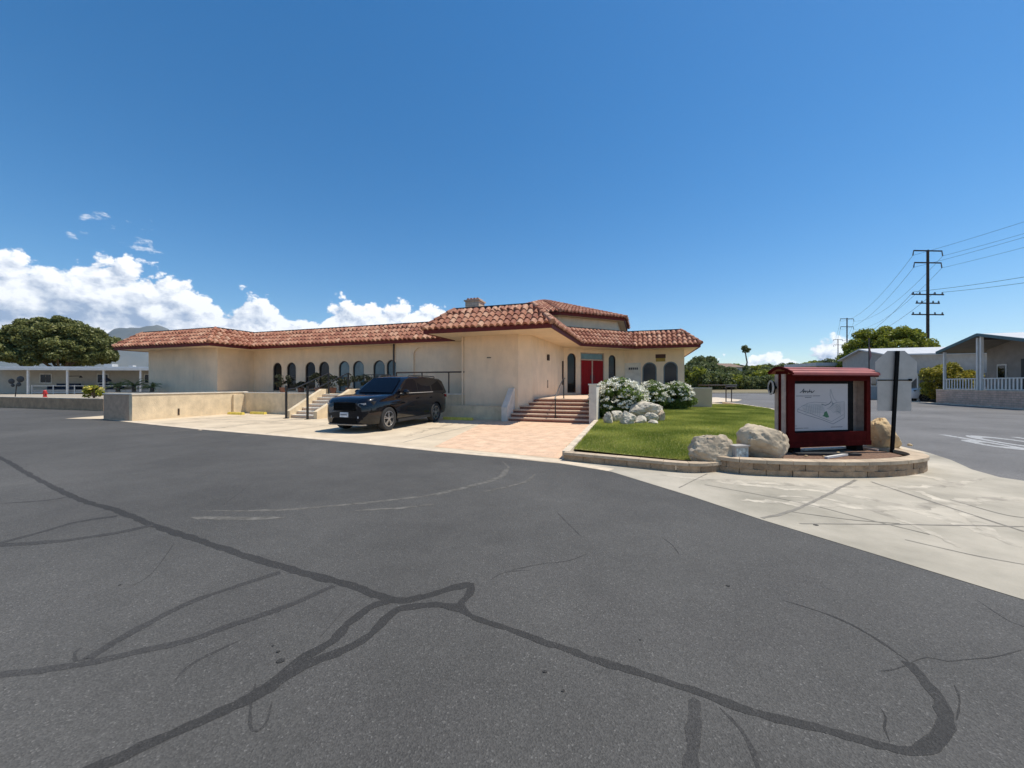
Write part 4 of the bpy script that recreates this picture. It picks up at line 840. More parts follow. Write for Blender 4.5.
# ---------------------------------------------------------------- cars
def lerp_tab(tab, x):
    for i in range(len(tab)-1):
        if tab[i][0] <= x <= tab[i+1][0]:
            t = (x-tab[i][0])/(tab[i+1][0]-tab[i][0]); t = t*t*(3-2*t)*.4+t*.6; return tab[i][1]+(tab[i+1][1]-tab[i][1])*t
    return tab[0][1] if x < tab[0][0] else tab[-1][1]
def suv(label, loc, rz, paint):
    """local: +x to the front, +y to its left"""
    t = thing('parked_car', label, 'car', loc, rz); W0 = wm(t)
    TOP = [(-2.56,.86),(-2.50,1.12),(-2.35,1.24),(-1.5,1.24),(0,1.21),(.95,1.20),(1.6,1.18),(2.1,1.14),(2.38,1.07),(2.50,.95)]
    BOT = [(-2.56,.42),(-2.4,.30),(-1,.24),(1,.24),(2.1,.22),(2.42,.23),(2.50,.30)]
    WID = [(-2.56,.80),(-2.42,.90),(-2.0,.955),(-1,.965),(1,.96),(1.8,.95),(2.2,.90),(2.40,.80),(2.50,.66)]
    xs = [-2.56,-2.52,-2.45,-2.3,-2.1,-1.8,-1.5,-1.2,-.9,-.5,0,.4,.8,1.05,1.3,1.6,1.9,2.1,2.25,2.36,2.44,2.50]
    mb = MB(); vs = []
    for x in xs:
        w, zt, zb = lerp_tab(WID, x), lerp_tab(TOP, x), lerp_tab(BOT, x); h = zt-zb
        fl = .02*math.exp(-((x-1.52)/.55)**2)+.02*math.exp(-((x+1.52)/.55)**2)
        half = [(w-.16,zb),(w-.05,zb+.05),(w-.01+fl,zb+h*.22),(w+fl,zb+h*.50),(w-.005+fl*.6,zb+h*.72),(w-.045,zb+h*.88),(w-.09,zb+h*.95),(w-.17,zt-.002),(w*.5,zt+.018),(0,zt+.028)]
        ring = half+[(-y,z) for y,z in half[-2::-1]]
        vs += [W0 @ Vector((x,y,z)) for y,z in ring]
    m = 19; fs = [[i*m+j, i*m+(j+1)%m, (i+1)*m+(j+1)%m, (i+1)*m+j] for i in range(len(xs)-1) for j in range(m)]
    fs += [list(range(m))[::-1], [(len(xs)-1)*m+j for j in range(m)]]; mb.mesh(vs, fs)
    body = part('body', mb, paint, t, True)
    cut = MB()
    for x in (-1.52, 1.52):
        for s in (-1, 1): cut.tube([Vector((x, s*.62, .40)), Vector((x, s*1.3, .40))], .435, 40)
    cm = cut.build_mesh('cut'); fixn(cm); co = bpy.data.objects.new('cut', cm); C.objects.link(co); co.location = loc; co.rotation_euler = (0,0,rz)
    md = body.modifiers.new('arch', 'BOOLEAN'); md.object = co; md.operation = 'DIFFERENCE'; md.solver = 'EXACT'
    bpy.context.view_layer.update(); dg = bpy.context.evaluated_depsgraph_get(); nm = bpy.data.meshes.new_from_object(body.evaluated_get(dg))
    body.modifiers.clear(); body.data = nm; bpy.data.objects.remove(co); nm.set_sharp_from_angle(angle=R(32))
    # cabin
    def lp(p): return W0 @ Vector(p)
    cab = MB()
    st = [(-2.50,1.20,.86,1.21),(-2.42,1.20,.87,1.46),(-2.30,1.20,.88,1.72),(-2.12,1.20,.885,1.80),(-1.4,1.20,.89,1.835),(-.6,1.19,.89,1.845),(.05,1.18,.885,1.825),(.34,1.18,.88,1.765),(.64,1.18,.87,1.55),(.90,1.18,.86,1.345),(1.10,1.17,.84,1.195)]
    vs = []
    for x, zb, wb, zt in st:
        k = (zt-zb)/.63; wt = wb-.17*max(0,min(1,k)); half = [(wb,zb-.05),(wb,zb),(wt+.02,zt-.06*min(1,k)),(wt-.05,zt-.015*min(1,k)),(wt-.2,zt+.004),(0,zt+.015)]
        vs += [lp((x,y,z)) for y,z in half+[(-y,z) for y,z in half[-2::-1]]]
    m = 11; fs = [[i*m+j, i*m+j+1, (i+1)*m+j+1, (i+1)*m+j] for i in range(len(st)-1) for j in range(m-1)]+[list(range(m))[::-1], [(len(st)-1)*m+j for j in range(m)]]
    cab.mesh(vs, fs); part('cabin', cab, paint, t, True)
    def side(x, z):      # y of the cabin side at height z
        wb = .885; return wb-.17*(z-1.20)/.60+.008
    for s in (1, -1):
        for name, pts in (('side_window', [(.80,1.25),(.80,1.31),(.22,1.72),(-.30,1.745),(-.30,1.25)]), ('side_window', [(-.38,1.25),(-.38,1.748),(-1.22,1.74),(-1.27,1.26)]), ('side_window', [(-1.38,1.27),(-1.34,1.735),(-1.95,1.70),(-2.26,1.36),(-2.22,1.29)])):
            g = MB(); o = [lp((x, s*(side(x,z)+.004), z)) for x, z in pts]; i_ = [lp((x, s*(side(x,z)-.02), z)) for x, z in pts]; n = len(o)
            g.mesh(o+i_, [list(range(n)), [n+q for q in range(n)][::-1]]+[[q,(q+1)%n,n+(q+1)%n,n+q] for q in range(n)]); part(name, g, MT['cglass'], t)
        g = MB(); g.bar(lp((.85,s*.905,1.222)), lp((-1.35,s*.905,1.235)), .012, .022); part('window_trim', g, MT['metal'], t)
        g = MB(); g.tube([lp((-1.95,s*.62,1.79)), lp((-1.85,s*.64,1.86)), lp((-.1,s*.64,1.875)), lp((.05,s*.62,1.80))], .018, 8); part('roof_rail', g, MT['plastic'], t)
        # mirror, handles, lamps, sills
        g = MB(); c = lp((.70,s*1.04,1.27)); M = Matrix.Translation(c) @ Matrix.Rotation(rz,4,'Z'); bm = bmesh.new(); bmesh.ops.create_icosphere(bm, subdivisions=3, radius=1)
        g.mesh([M @ Vector((v.co.x*.08, v.co.y*.13, v.co.z*.085)) for v in bm.verts], [[v.index for v in f.verts] for f in bm.faces]); bm.free(); g.bar(lp((.70,s*.86,1.22)), lp((.70,s*.98,1.25)), .05, .04)
        part('wing_mirror', g, paint, t, True)
        for x in (-.18, -1.12):
            g = MB(); g.bar(lp((x,s*.980,1.04)), lp((x-.17,s*.980,1.045)), .022, .03); part('door_handle', g, paint, t)
        g = MB(); g.bar(lp((-1.05,s*.955,.30)), lp((1.05,s*.955,.30)), .05, .09); part('sill_trim', g, MT['plastic'], t)
        g = MB(); o = [(2.37,.80,.86),(2.465,.46,.84),(2.445,.46,.955),(2.24,.875,1.00),(2.10,.915,1.0),(2.20,.89,.88)]; o = [lp((x+.012,s*(y+.006),z)) for x,y,z in o]; b_ = [lp((x-.06,s*(y-.05),z)) for x,y,z in [(2.37,.80,.86),(2.465,.46,.84),(2.445,.46,.955),(2.24,.875,1.00),(2.10,.915,1.0),(2.20,.89,.88)]]
        g.mesh(o+b_, [list(range(6)), [6+q for q in range(6)][::-1]]+[[q,(q+1)%6,6+(q+1)%6,6+q] for q in range(6)]); hl = part('headlight', g, MT['plastic'], t)
        g = MB()
        g.bar(lp((2.455,s*.52,.905)), lp((2.385,s*.74,.925)), .10, .055)
        part('headlight_lens', g, MT['lamp'], hl)
        g = MB(); g.bar(lp((2.485,s*.50,.50)), lp((2.44,s*.70,.50)), .05, .06); part('fog_light', g, MT['lamp'], t)
        g = MB(); g.box((-2.57,s*.86-.10 if s>0 else s*.86-.0,1.0),(-2.44,s*.86+.0 if s>0 else s*.86+.10,1.12), W0); part('tail_light', g, MT['redl'], t)
    g = MB(); wpts = [(.46,.66,1.685),(1.17,.80,1.155)]
    g.mesh([lp((.36,.60,1.765)),lp((.36,-.60,1.765)),lp((.66,-.66,1.548)),lp((1.06,-.72,1.235)),lp((1.06,.72,1.235)),lp((.66,.66,1.548)),lp((1.06,0,1.245)),lp((.36,0,1.778)),lp((.66,0,1.560))], [(0,7,8,5),(7,1,2,8),(5,8,6,4),(8,2,3,6)])
    for v in g.v[-9:]: v += (W0.to_3x3() @ Vector((.012,0,.014)))
    part('windscreen', g, MT['cglass'], t, True)
    g = MB(); g.mesh([lp((-2.31,.62,1.70)),lp((-2.31,-.62,1.70)),lp((-2.49,-.72,1.28)),lp((-2.49,.72,1.28))], [(0,1,2,3)]); 
    for v in g.v: v += (W0.to_3x3() @ Vector((-.03,0,.0)))
    part('rear_window', g, MT['cglass'], t)
    g = MB(); g.hexa([lp(p) for p in ((2.47,-.42,.70),(2.52,-.42,.70),(2.52,.42,.70),(2.47,.42,.70),(2.45,-.43,.96),(2.50,-.43,.96),(2.50,.43,.96),(2.45,.43,.96))])
    for k in range(4): g.bar(lp((2.528-.004*k,-.41,.735+.06*k)), lp((2.528-.004*k,.41,.735+.06*k)), .016, .02)
    part('grille', g, MT['matblack'], t)
    g = MB(); g.hexa([lp(p) for p in ((2.38,-.76,.24),(2.50,-.60,.24),(2.50,.60,.24),(2.38,.76,.24),(2.40,-.76,.275),(2.525,-.62,.275),(2.525,.62,.275),(2.40,.76,.275))]); part('bumper_lip', g, MT['metal'], t)
    g = MB(); g.hexa([lp(p) for p in ((2.50,-.155,.50),(2.535,-.155,.50),(2.535,.155,.50),(2.50,.155,.50),(2.50,-.155,.65),(2.53,-.155,.65),(2.53,.155,.65),(2.50,.155,.65))]); pl = part('number_plate', g, MT['plate'], t); g2 = MB(); g2.hexa([lp(p) for p in ((2.47,-.50,.31),(2.512,-.50,.31),(2.512,.50,.31),(2.47,.50,.31),(2.48,-.44,.46),(2.520,-.44,.46),(2.520,.44,.46),(2.48,.44,.46))]); part('air_intake', g2, MT['matblack'], t)
    g = MB()
    for k in range(7): g.hexa([lp((2.537,-.12+.036*k,.555)),lp((2.5385,-.12+.036*k,.555)),lp((2.5385,-.10+.036*k,.555)),lp((2.537,-.10+.036*k,.555)),lp((2.5355,-.12+.036*k,.605)),lp((2.537,-.12+.036*k,.605)),lp((2.537,-.10+.036*k,.605)),lp((2.5355,-.10+.036*k,.605))])
    part('plate_mark', g, MT['canvas'], pl)
    g = MB(); g.tube([lp((-1.7,0,1.83)), lp((-1.82,0,1.92))], [.03,.006], 6); part('antenna', g, MT['plastic'], t)
    for x in (1.52, -1.52):
        for s in (1, -1):
            g = MB(); prof = [(.26,-.12),(.30,-.125),(.365,-.125),(.39,-.10),(.395,-.04),(.395,.04),(.39,.10),(.365,.125),(.30,.125),(.26,.12)]; n = 40; vs = []
            for i in range(n):
                a = 2*math.pi*i/n
                for r_, y_ in prof: vs.append(lp((x+r_*math.cos(a), s*.835+y_, .395+r_*math.sin(a))))
            m = len(prof); g.mesh(vs, [[i*m+j, ((i+1)%n)*m+j, ((i+1)%n)*m+(j+1)%m, i*m+(j+1)%m] for i in range(n) for j in range(m)])
            wh = part('wheel', g, MT['rubber'], t, True)
            g = MB(); o = s*.835
            ring = [(.262,-.10),(.262,.115),(.235,.118),(.235,-.10)]; vs = []
            for i in range(n):
                a = 2*math.pi*i/n
                for r_, y_ in ring: vs.append(lp((x+r_*math.cos(a), o+s*y_, .395+r_*math.sin(a))))
            g.mesh(vs, [[i*4+j, ((i+1)%n)*4+j, ((i+1)%n)*4+(j+1)%4, i*4+(j+1)%4] for i in range(n) for j in range(4)])
            for k in range(10):
                a = 2*math.pi*(k//2)/5+(.14 if k%2 else -.14)+.3; g.bar(lp((x+.04*math.cos(a), o+s*.10, .395+.04*math.sin(a))), lp((x+.245*math.cos(a), o+s*.09, .395+.245*math.sin(a))), .026, .030, up=(W0.to_3x3() @ Vector((0,1,0))))
            g.tube([lp((x,o+s*.06,.395)), lp((x,o+s*.118,.395))], .06, 14); part('rim', g, MT['rim'], wh)
            g = MB(); g.tube([lp((x,o+s*.02,.395)), lp((x,o+s*.03,.395))], .19, 20); part('brake_disc', g, MT['plastic'], wh)
    return t
cc = G(-8.92, 12.17, .002)
suv('shiny black SUV parked nose out in front of the retaining wall', tuple(cc), BROT - math.pi/2, MT['paint'])
suv('white car parked in the driveway behind the yellow green bush', (38.5, 34.15, .0), R(180)+math.atan2(-.343,.94), MT['paintw'])

# ---------------------------------------------------------------- boulders
def boulder(loc, dim, seed, m, label, group='boulders of the front garden', rz=0.0, cuts=5, amp=.22):
    bm = bmesh.new(); bmesh.ops.create_icosphere(bm, subdivisions=5, radius=1); rr = random.Random(seed)
    pl = []
    for k in range(cuts+7):
        d = Vector((rr.gauss(0,1), rr.gauss(0,1), rr.gauss(.2,.8))).normalized(); pl.append((d, rr.uniform(.62,.92)))
    M = Matrix.Rotation(rz, 4, 'Z'); vs = []
    for v in bm.verts:
        p = v.co.copy(); n0 = noise.fractal(p*1.3+Vector((seed*3.1,0,0)), .9, 2, 6); p *= 1+amp*n0
        for d, h in pl:
            e = p.dot(d)-h
            if e > 0: p -= d*e*.82
        n1 = noise.fractal(p*4+Vector((0,seed*2.3,0)), .8, 2, 5); p *= 1+.05*n1
        cr = abs(noise.noise(p*2.2+Vector((seed,5,1)))); p *= 1-.07*max(0, 1-cr/.05)
        p = Vector((p.x*dim[0]/2, p.y*dim[1]/2, p.z*dim[2]/2)); p = M @ p; p.z = max(p.z, -dim[2]*.36); vs.append(p)
    zmin = min(v.z for v in vs); L0 = Vector(loc); mb = MB(); mb.mesh([v-Vector((0,0,zmin))+L0 for v in vs], [[q.index for q in f.verts] for f in bm.faces]); bm.free()
    return single('boulder', mb, m, label, 'boulder', group, True)
boulder((3.66,6.98,.08), (.80,.60,.66), 3, MT['rock'], 'broad cracked pale boulder at the front edge of the lawn')
boulder((4.60,6.98,.14), (.88,.70,.84), 8, MT['rock'], 'big rounded cream boulder touching the left of the red map kiosk', amp=.12, cuts=2)
t = thing('ground_light', 'small grey box light between the cracked boulder and the rounded boulder', 'light', (4.06,6.80,.20)); M_ = Matrix.Translation((4.06,6.80,.20)) @ Matrix.Rotation(.25,4,'Z')
mb = MB(); mb.box((-.14,-.07,0),(.14,.07,.24), M_); part('housing', mb, MT['metal'], t); mb = MB(); mb.box((-.12,-.076,.03),(.12,-.071,.21), M_); part('lens', mb, mat('cloudy_lens', (.40,.46,.45), .3, .35, 14), t)
mb = MB(); mb.box((-.16,-.09,.241),(.16,.09,.262), M_); part('hood', mb, MT['metal'], t)
boulder((7.62,7.80,.20), (.74,.55,.74), 12, MT['rockt'], 'sunlit tan boulder behind the right side of the red map kiosk', amp=.1, cuts=2, rz=.5)
for k, (x, y, w, h, lab) in enumerate(((645,420,1.28,.80,'largest of the white rocks heaped before the flowering bushes'), (617,421.5,.50,.44,'upright white rock left in the rock heap'), (627,424,.78,.42,'low bright white rock at the front of the rock heap'), (608,423.5,.36,.36,'small rock nearest the parapet of the steps'),
        (652,422,.52,.34,'knobbly cream rock in the middle of the rock heap'), (640,423.5,.5,.26,'flat cream stone at the foot of the rock heap'), (661,421,.46,.40,'dark hollowed rock at the right end of the rock heap'), (633,419,.5,.5,'rock half hidden at the back of the rock heap'), (653,424,.34,.16,'thin slab of rock at the front right of the heap'))):
    p = PX(x, y, .12); boulder(tuple(p), (w*1.12,w*.8,h*1.25), 30+k, MT['rockw'] if k != 6 else MT['rock'], lab, rz=k*.7, amp=.3)
for k, (x, y, w) in enumerate(((838,454.5,.10),(824,457,.06),(848,455,.08),(878,449,.09),(893,447,.12),(900,450,.08),(806,456.5,.06),(910,446,.10),(887,452,.06))):
    p = PX(x, y, .215); boulder(tuple(p), (w,w*.8,w*.6), 50+k, MT['rockt'], 'fist sized stone lying in the planter soil', 'small stones in the planter')

# ---------------------------------------------------------------- planter wall of split-face blocks
def blockwall(name, pts, zbase, courses, th, label, cap=True, bl=.40):
    P = [Vector((p[0],p[1],0)) for p in pts]; Q = []
    for i in range(len(P)-1):
        p0 = P[max(i-1,0)]; p1 = P[i]; p2 = P[i+1]; p3 = P[min(i+2,len(P)-1)]
        for k in range(20):
            t_ = k/20; Q.append(.5*((2*p1)+(-p0+p2)*t_+(2*p0-5*p1+4*p2-p3)*t_*t_+(-p0+3*p1-3*p2+p3)*t_**3))
    Q.append(P[-1]); cum = [0]
    for i in range(1, len(Q)): cum.append(cum[-1]+(Q[i]-Q[i-1]).length)
    def at(s):
        s = max(0, min(cum[-1], s))
        for i in range(1, len(Q)):
            if cum[i] >= s: return Q[i-1].lerp(Q[i], (s-cum[i-1])/max(1e-6, cum[i]-cum[i-1]))
        return Q[-1]
    t = thing(name, label, 'wall', tuple(P[0])); rr = random.Random(4); z = zbase; mb = MB(); cb = MB()
    for c, h in enumerate(courses):
        off = bl*.5*(c % 2); s = -off; last = cap and c == len(courses)-1; tgt = cb if last else mb
        while s < cum[-1]-.01:
            a, b = max(0,s)+.004, min(cum[-1], s+bl)-.004
            if b-a > .03:
                n = 4; fr = []; bk = []
                for q in range(n+1):
                    x = a+(b-a)*q/n; p = at(x); d = (at(x+.03)-at(x-.03)).normalized(); nn = Vector((-d.y,d.x,0)); o = .02 if last else rr.uniform(-.012,.012)+(-.008 if q in (0,n) else 0)
                    fr.append(p-nn*o); bk.append(p+nn*(th+(.02 if last else 0)))
                vs = [(*v[:2], z+.004) for v in fr]+[(*v[:2], z+.004) for v in bk]+[(v.x,v.y,z+h) for v in fr]+[(v.x,v.y,z+h) for v in bk]; m = n+1
                fs = [[q,q+1,2*m+q+1,2*m+q] for q in range(n)]+[[m+q+1,m+q,3*m+q,3*m+q+1] for q in range(n)]+[[2*m+q,2*m+q+1,3*m+q+1,3*m+q] for q in range(n)]+[[q+1,q,m+q,m+q+1] for q in range(n)]+[[0,2*m,3*m,m],[n,m+n,3*m+n,2*m+n]]
                tgt.mesh(vs, fs)
            s += bl
        z += h
    part('blocks', mb, MT['blockw'], t, recalc=True)
    if cb.v: part('coping', cb, MT['blockcap'], t)
    return t
fr = [PX(563.5,460.5)[:2], PX(622,466.5)[:2], PX(690,473)[:2], (3.75,6.75)]
blockwall('garden_edging', fr, 0, [.115,.055], .16, 'low tan block edging along the front of the lawn', bl=.42)
blockwall('planter_wall', [(3.62,6.80),(4.0,6.48),(4.9,6.30),(5.9,6.27),(6.7,6.42),(7.35,6.72),(7.66,7.15),(7.66,7.60),(7.35,8.1)], 0, [.10,.105,.06], .20, 'curved tan split face block planter wall under the map kiosk')

# ---------------------------------------------------------------- map kiosk
KA = R(11.0); KM = Matrix.Translation((5.27,7.27,.31)) @ Matrix.Rotation(KA, 4, 'Z')     # local x along the front, y backwards
kiosk = thing('map_kiosk', 'dark red wooden map kiosk with a glazed site map under a small red roof', 'kiosk', (5.27,7.27,.31), KA)
KW, KD, KH = 1.96, .36, 1.43; z0 = .04
def kb(name, boxes, m, par=kiosk, label=None):
    mb = MB()
    for a, b in boxes: mb.box(a, b, KM)
    return part(name, mb, m, par, label=label)
fr = kb('front_frame', [((0,-.02,z0),(.15,.03,KH)), ((KW-.10,-.02,z0),(KW,.03,KH)), ((.151,-.018,z0),(KW-.101,.028,z0+.26)), ((.151,-.018,KH-.13),(KW-.101,.028,KH))], MT['kred'])
kb('base_board', [((-.01,-.028,z0-.02),(KW+.01,-.021,z0+.07))], MT['kred'])
kb('side_post', [((-.035,.032,z0),(.0,.10,KH)), ((-.035,.18,z0),(.0,.25,KH))], MT['kpost'])
kb('side_panel', [((-.018,.101,z0),(-.002,.179,KH))], MT['kred'])
kb('side_post', [((KW,.032,z0),(KW+.03,.10,KH)), ((KW,.18,z0),(KW+.03,.25,KH))], MT['kpost'])
kb('side_panel', [((KW+.002,.101,z0),(KW+.018,.179,KH))], MT['kred'])
kb('back_panel', [((.02,.22,z0),(KW-.02,.245,KH-.02))], MT['kpost'])
kb('inner_lining', [((KW-.018,.035,z0+.03),(KW-.003,.219,KH-.02))], MT['kpost'])
kb('floor_board', [((.01,.031,z0),(KW-.02,.219,z0+.03))], MT['kred'])
kb('inner_frame', [((.16,.05,z0+.22),(.20,.09,KH-.12)), ((1.50,.05,z0+.22),(1.62,.09,KH-.12)), ((.201,.052,z0+.24),(1.499,.088,z0+.285)), ((.201,.052,KH-.185),(1.499,.088,KH-.12))], MT['matblack'], label='black inner frame round the site map')
sh = kb('map_panel', [((.201,.06,z0+.286),(1.499,.075,KH-.186))], MT['sheet'])
for x in (.16, KW-.30): kb('leg', [((x,.02,-.14),(x+.16,.22,z0-.001))], MT['matblack'])
mb = MB()      # roof: thin curved metal sheet, ridge along the front
rp = [(-.17,KH+.0),(-.165,KH+.03),(-.05,KH+.09),(.06,KH+.13),(.12,KH+.14),(.18,KH+.13),(.27,KH+.09),(.35,KH+.03)]
x0, x1 = -.07, KW+.03; vs = []
for (y, z) in rp: vs += [KM @ Vector((x0,y,z)), KM @ Vector((x1,y,z)), KM @ Vector((x0,y,z-.022)), KM @ Vector((x1,y,z-.022))]
fs = []
for i in range(len(rp)-1):
    a = 4*i; b = a+4; fs += [(a,a+1,b+1,b),(a+2,b+2,b+3,a+3),(a,b,b+2,a+2),(a+1,a+3,b+3,b+1)]
fs += [(0,2,3,1),(4*len(rp)-4,4*len(rp)-3,4*len(rp)-1,4*len(rp)-2)]; mb.mesh(vs, fs); rf = part('roof', mb, MT['kroof'], kiosk)
mb = MB()
for i in range(len(rp)-1):
    for k in range(1):
        y, z = rp[i]; y2, z2 = rp[i+1]; mb.bar(KM @ Vector((x0-.005,y,z-.01)), KM @ Vector((x0-.005,y2,z2-.01)), .03, .05)
part('barge_board', mb, MT['kred'], rf)
mb = MB(); mb.bar(KM @ Vector((x0,-.10,KH+.066)), KM @ Vector((x1,-.10,KH+.066)), .012, .012); mb.bar(KM @ Vector((x0,.0,KH+.110)), KM @ Vector((x1,.0,KH+.110)), .012, .012); part('roof_rib', mb, MT['kroof'], rf)
kb('gable_board', [((-.01,.0,KH+.001),(.012,.25,KH+.06)), ((KW-.012,.0,KH+.001),(KW+.01,.25,KH+.06))], MT['kred'])
kb('front_fascia', [((-.05,-.15,KH-.05),(KW+.02,-.13,KH+.018))], MT['kred'])
# the side lamp
mb = MB(); mb.tube([KM @ Vector((-.036,.22,1.17)), KM @ Vector((-.09,.22,1.17))], .03, 10); ov = [(.22+.05*math.cos(2*math.pi*i/24), 1.17+.125*math.sin(2*math.pi*i/24)) for i in range(24)]; mb.mesh([KM @ Vector((-.09,y,z)) for y,z in ov]+[KM @ Vector((-.15,y,z)) for y,z in ov], [list(range(24)), [24+i for i in range(24)][::-1]]+[[i,(i+1)%24,24+(i+1)%24,24+i] for i in range(24)]); lf = part('side_mirror', mb, MT['matblack'], kiosk, label='oval dark disc bracketed to the left side')
mb = MB(); 
for i in range(24):
    a, b = 2*math.pi*i/24, 2*math.pi*(i+1)/24; mb.bar(KM @ Vector((-.152,.22+.053*math.cos(a),1.17+.13*math.sin(a))), KM @ Vector((-.152,.22+.053*math.cos(b),1.17+.13*math.sin(b))), .014, .03)
part('mirror_rim', mb, MT['metal'], lf)
# drawing on the map panel: local coords u (0..1.30), v (0..~.99)
UX, VZ = .201, z0+.286; SW, SH = 1.298, KH-.186-VZ
def mp(u, v, d=.0): return KM @ Vector((UX+u*SW, .0585-d, VZ+(1-v)*SH))
def stroke(mb, pts, w, d=.0005):
    for i in range(len(pts)-1):
        a = Vector((pts[i][0]*SW, -pts[i][1]*SH)); b = Vector((pts[i+1][0]*SW, -pts[i+1][1]*SH)); dd = (b-a).normalized(); n = Vector((-dd.y, dd.x))*w/2; a -= dd*w*.3; b += dd*w*.3
        mb.poly([KM @ Vector((UX+p.x, .0585-d, VZ+SH+p.y)) for p in (a-n, b-n, b+n, a+n)])
ln = MB(); pale = MB()
S = lambda x, y: ((x-108)/572, (y-122)/518)
stroke(ln, [S(150,428),(S(230,462)),S(400,520),S(520,572),S(640,505),S(640,450)], .010)
stroke(ln, [S(150,400),S(280,448),S(400,500),S(505,545),S(630,470)], .007, .0007)
stroke(ln, [S(150,428),S(150,400),S(200,365),S(260,335),S(330,325),S(450,335)], .006)
stroke(ln, [S(490,185),S(488,250),S(505,310),S(520,345),S(560,330),S(640,325),S(640,450)], .007)
stroke(ln, [S(497,185),S(510,240),S(530,290),S(560,320)], .006)
stroke(ln, [S(400,350),S(440,362),S(480,345),S(500,320)], .016)
for k in range(7): stroke(pale, [S(250+22*k,345+4*k),S(235+24*k,420+10*k)], .008)
for k in range(7): stroke(pale, [S(190+k*6,365+14*k),S(330+20*k,350+14*k),S(410+5*k,360+12*k)], .006)
for k in range(6):
    stroke(pale, [S(500+6*k,330+4*k)]+[S(520-16*k+20+70*math.sin(t), 440-90*math.cos(t)+10*k) for t in [j*.26 for j in range(5)]]+[S(600-4*k,470-8*k)], .006)
    stroke(pale, [S(560+14*k,340),S(560+14*k,470-10*k)], .006)
part('map_lines', ln, MT['ink'], sh, recalc=False); part('map_plots', pale, MT['inkp'], sh, recalc=False)
g = MB(); g.poly([mp(*S(x,y), .001) for x, y in ((405,480),(420,470),(428,440),(450,425),(462,450),(478,495),(450,500),(425,485))]); part('map_green', g, MT['inkg'], sh, recalc=False)
g = MB()       # the cursive heading and small print, too faint to read
stroke(g, [S(175,220),S(195,205),S(215,178),S(212,200),S(205,222),S(222,205),S(232,200),S(228,218),S(246,200),S(258,208),S(250,222),S(268,208),S(276,186),S(272,215),S(286,202),S(298,204),S(290,220),S(304,218),S(324,198)], .014)
stroke(g, [S(190,206),S(226,200)], .010, .0008)
for x0_, x1_, y in ((135,210,256),(216,300,256),(308,382,256),(225,290,272),(128,142,584),(128,210,610),(216,262,610),(498,540,606),(546,620,606)):
    x = x0_
    while x < x1_: stroke(g, [S(x,y),S(min(x+9,x1_),y)], .009); x += 12
part('map_lettering', g, MT['inkd'], sh, recalc=False)
# boards lying under the kiosk
for (a, b, w, lab, m) in (((803,449.5),(846,447.5),.07,'white plank lying under the front of the kiosk','white'), ((826,457.5),(853,453.5),.05,'short white strip of trim on the planter soil','white'), ((860,447.5),(878,450),.06,'weathered grey board end by the tan boulder','kpost'), ((795,453.5),(858,454),.16,'dark rubber edging strip below the kiosk','plastic')):
    p = PX(*a, .24); q = PX(*b, .24); mb = MB(); mb.bar(p, q, w, .035); single('plank', mb, MT[m], lab, 'plank')

# ---------------------------------------------------------------- stop sign seen from behind
SA = math.atan2(1, 0); SP = Vector((7.56,7.45,.2)); SM = Matrix.Translation(SP) @ Matrix.Rotation(R(-6), 4, 'Z')
sg = thing('stop_sign', 'grey back of an octagonal traffic sign above a square plate on a dark post', 'sign', tuple(SP), R(-6))
mb = MB(); mb.bar(SM @ Vector((-.11,.0,-.2)), SM @ Vector((.0,.0,2.0)), .06, .03, up=(0,1,0)); part('post', mb, MT['matblack'], sg)
def plate(poly, y0, y1):
    mb = MB(); n = len(poly); vs = [SM @ Vector((x,y0,z)) for x,z in poly]+[SM @ Vector((x,y1,z)) for x,z in poly]
    mb.mesh(vs, [list(range(n)), [n+i for i in range(n)][::-1]]+[[i,(i+1)%n,n+(i+1)%n,n+i] for i in range(n)]); return mb
r8 = .405; oc = [(r8*math.cos(R(22.5+45*k)), 1.63+r8*math.sin(R(22.5+45*k))) for k in range(8)]
part('octagon_plate', plate(oc, .035, .038), MT['metal'], sg)
part('square_plate', plate([(-.34,.82),(.27,.82),(.27,1.43),(-.34,1.43)], .029, .032), MT['metal'], sg)
mb = MB(); mb.bar(SM @ Vector((-.34,.027,1.425)), SM @ Vector((.27,.027,1.425)), .012, .02); mb.bar(SM @ Vector((.0,.0,1.85)), SM @ Vector((.0,.04,1.85)), .03, .03); mb.bar(SM @ Vector((.27,.025,1.43)), SM @ Vector((.22,.025,1.43)), .03, .04); part('bracket', mb, MT['matblack'], sg)

# painted word on the side street, meant for drivers coming towards us
cu = bpy.data.curves.new('stop_marking', 'FONT'); cu.body = 'STOP'; cu.size = 1; cu.space_character = 1.05; cu.offset = .018
to = bpy.data.objects.new('stop_marking', cu); C.objects.link(to); bpy.context.view_layer.update()
tm = bpy.data.meshes.new_from_object(to.evaluated_get(bpy.context.evaluated_depsgraph_get())); bpy.data.objects.remove(to)
xs = [v.co.x for v in tm.vertices]; ys = [v.co.y for v in tm.vertices]; tw = max(xs)-min(xs); th = max(ys)-min(ys)
for v in tm.vertices:
    u = (v.co.x-min(xs))/tw; w = (v.co.y-min(ys))/th; p = G(11.2-u*3.0, 15.3-w*3.0, .003); v.co = p
tm.materials.clear(); tm.materials.append(MT['roadpaint']); to = bpy.data.objects.new('road_lettering', tm); C.objects.link(to); to['kind'] = 'structure'
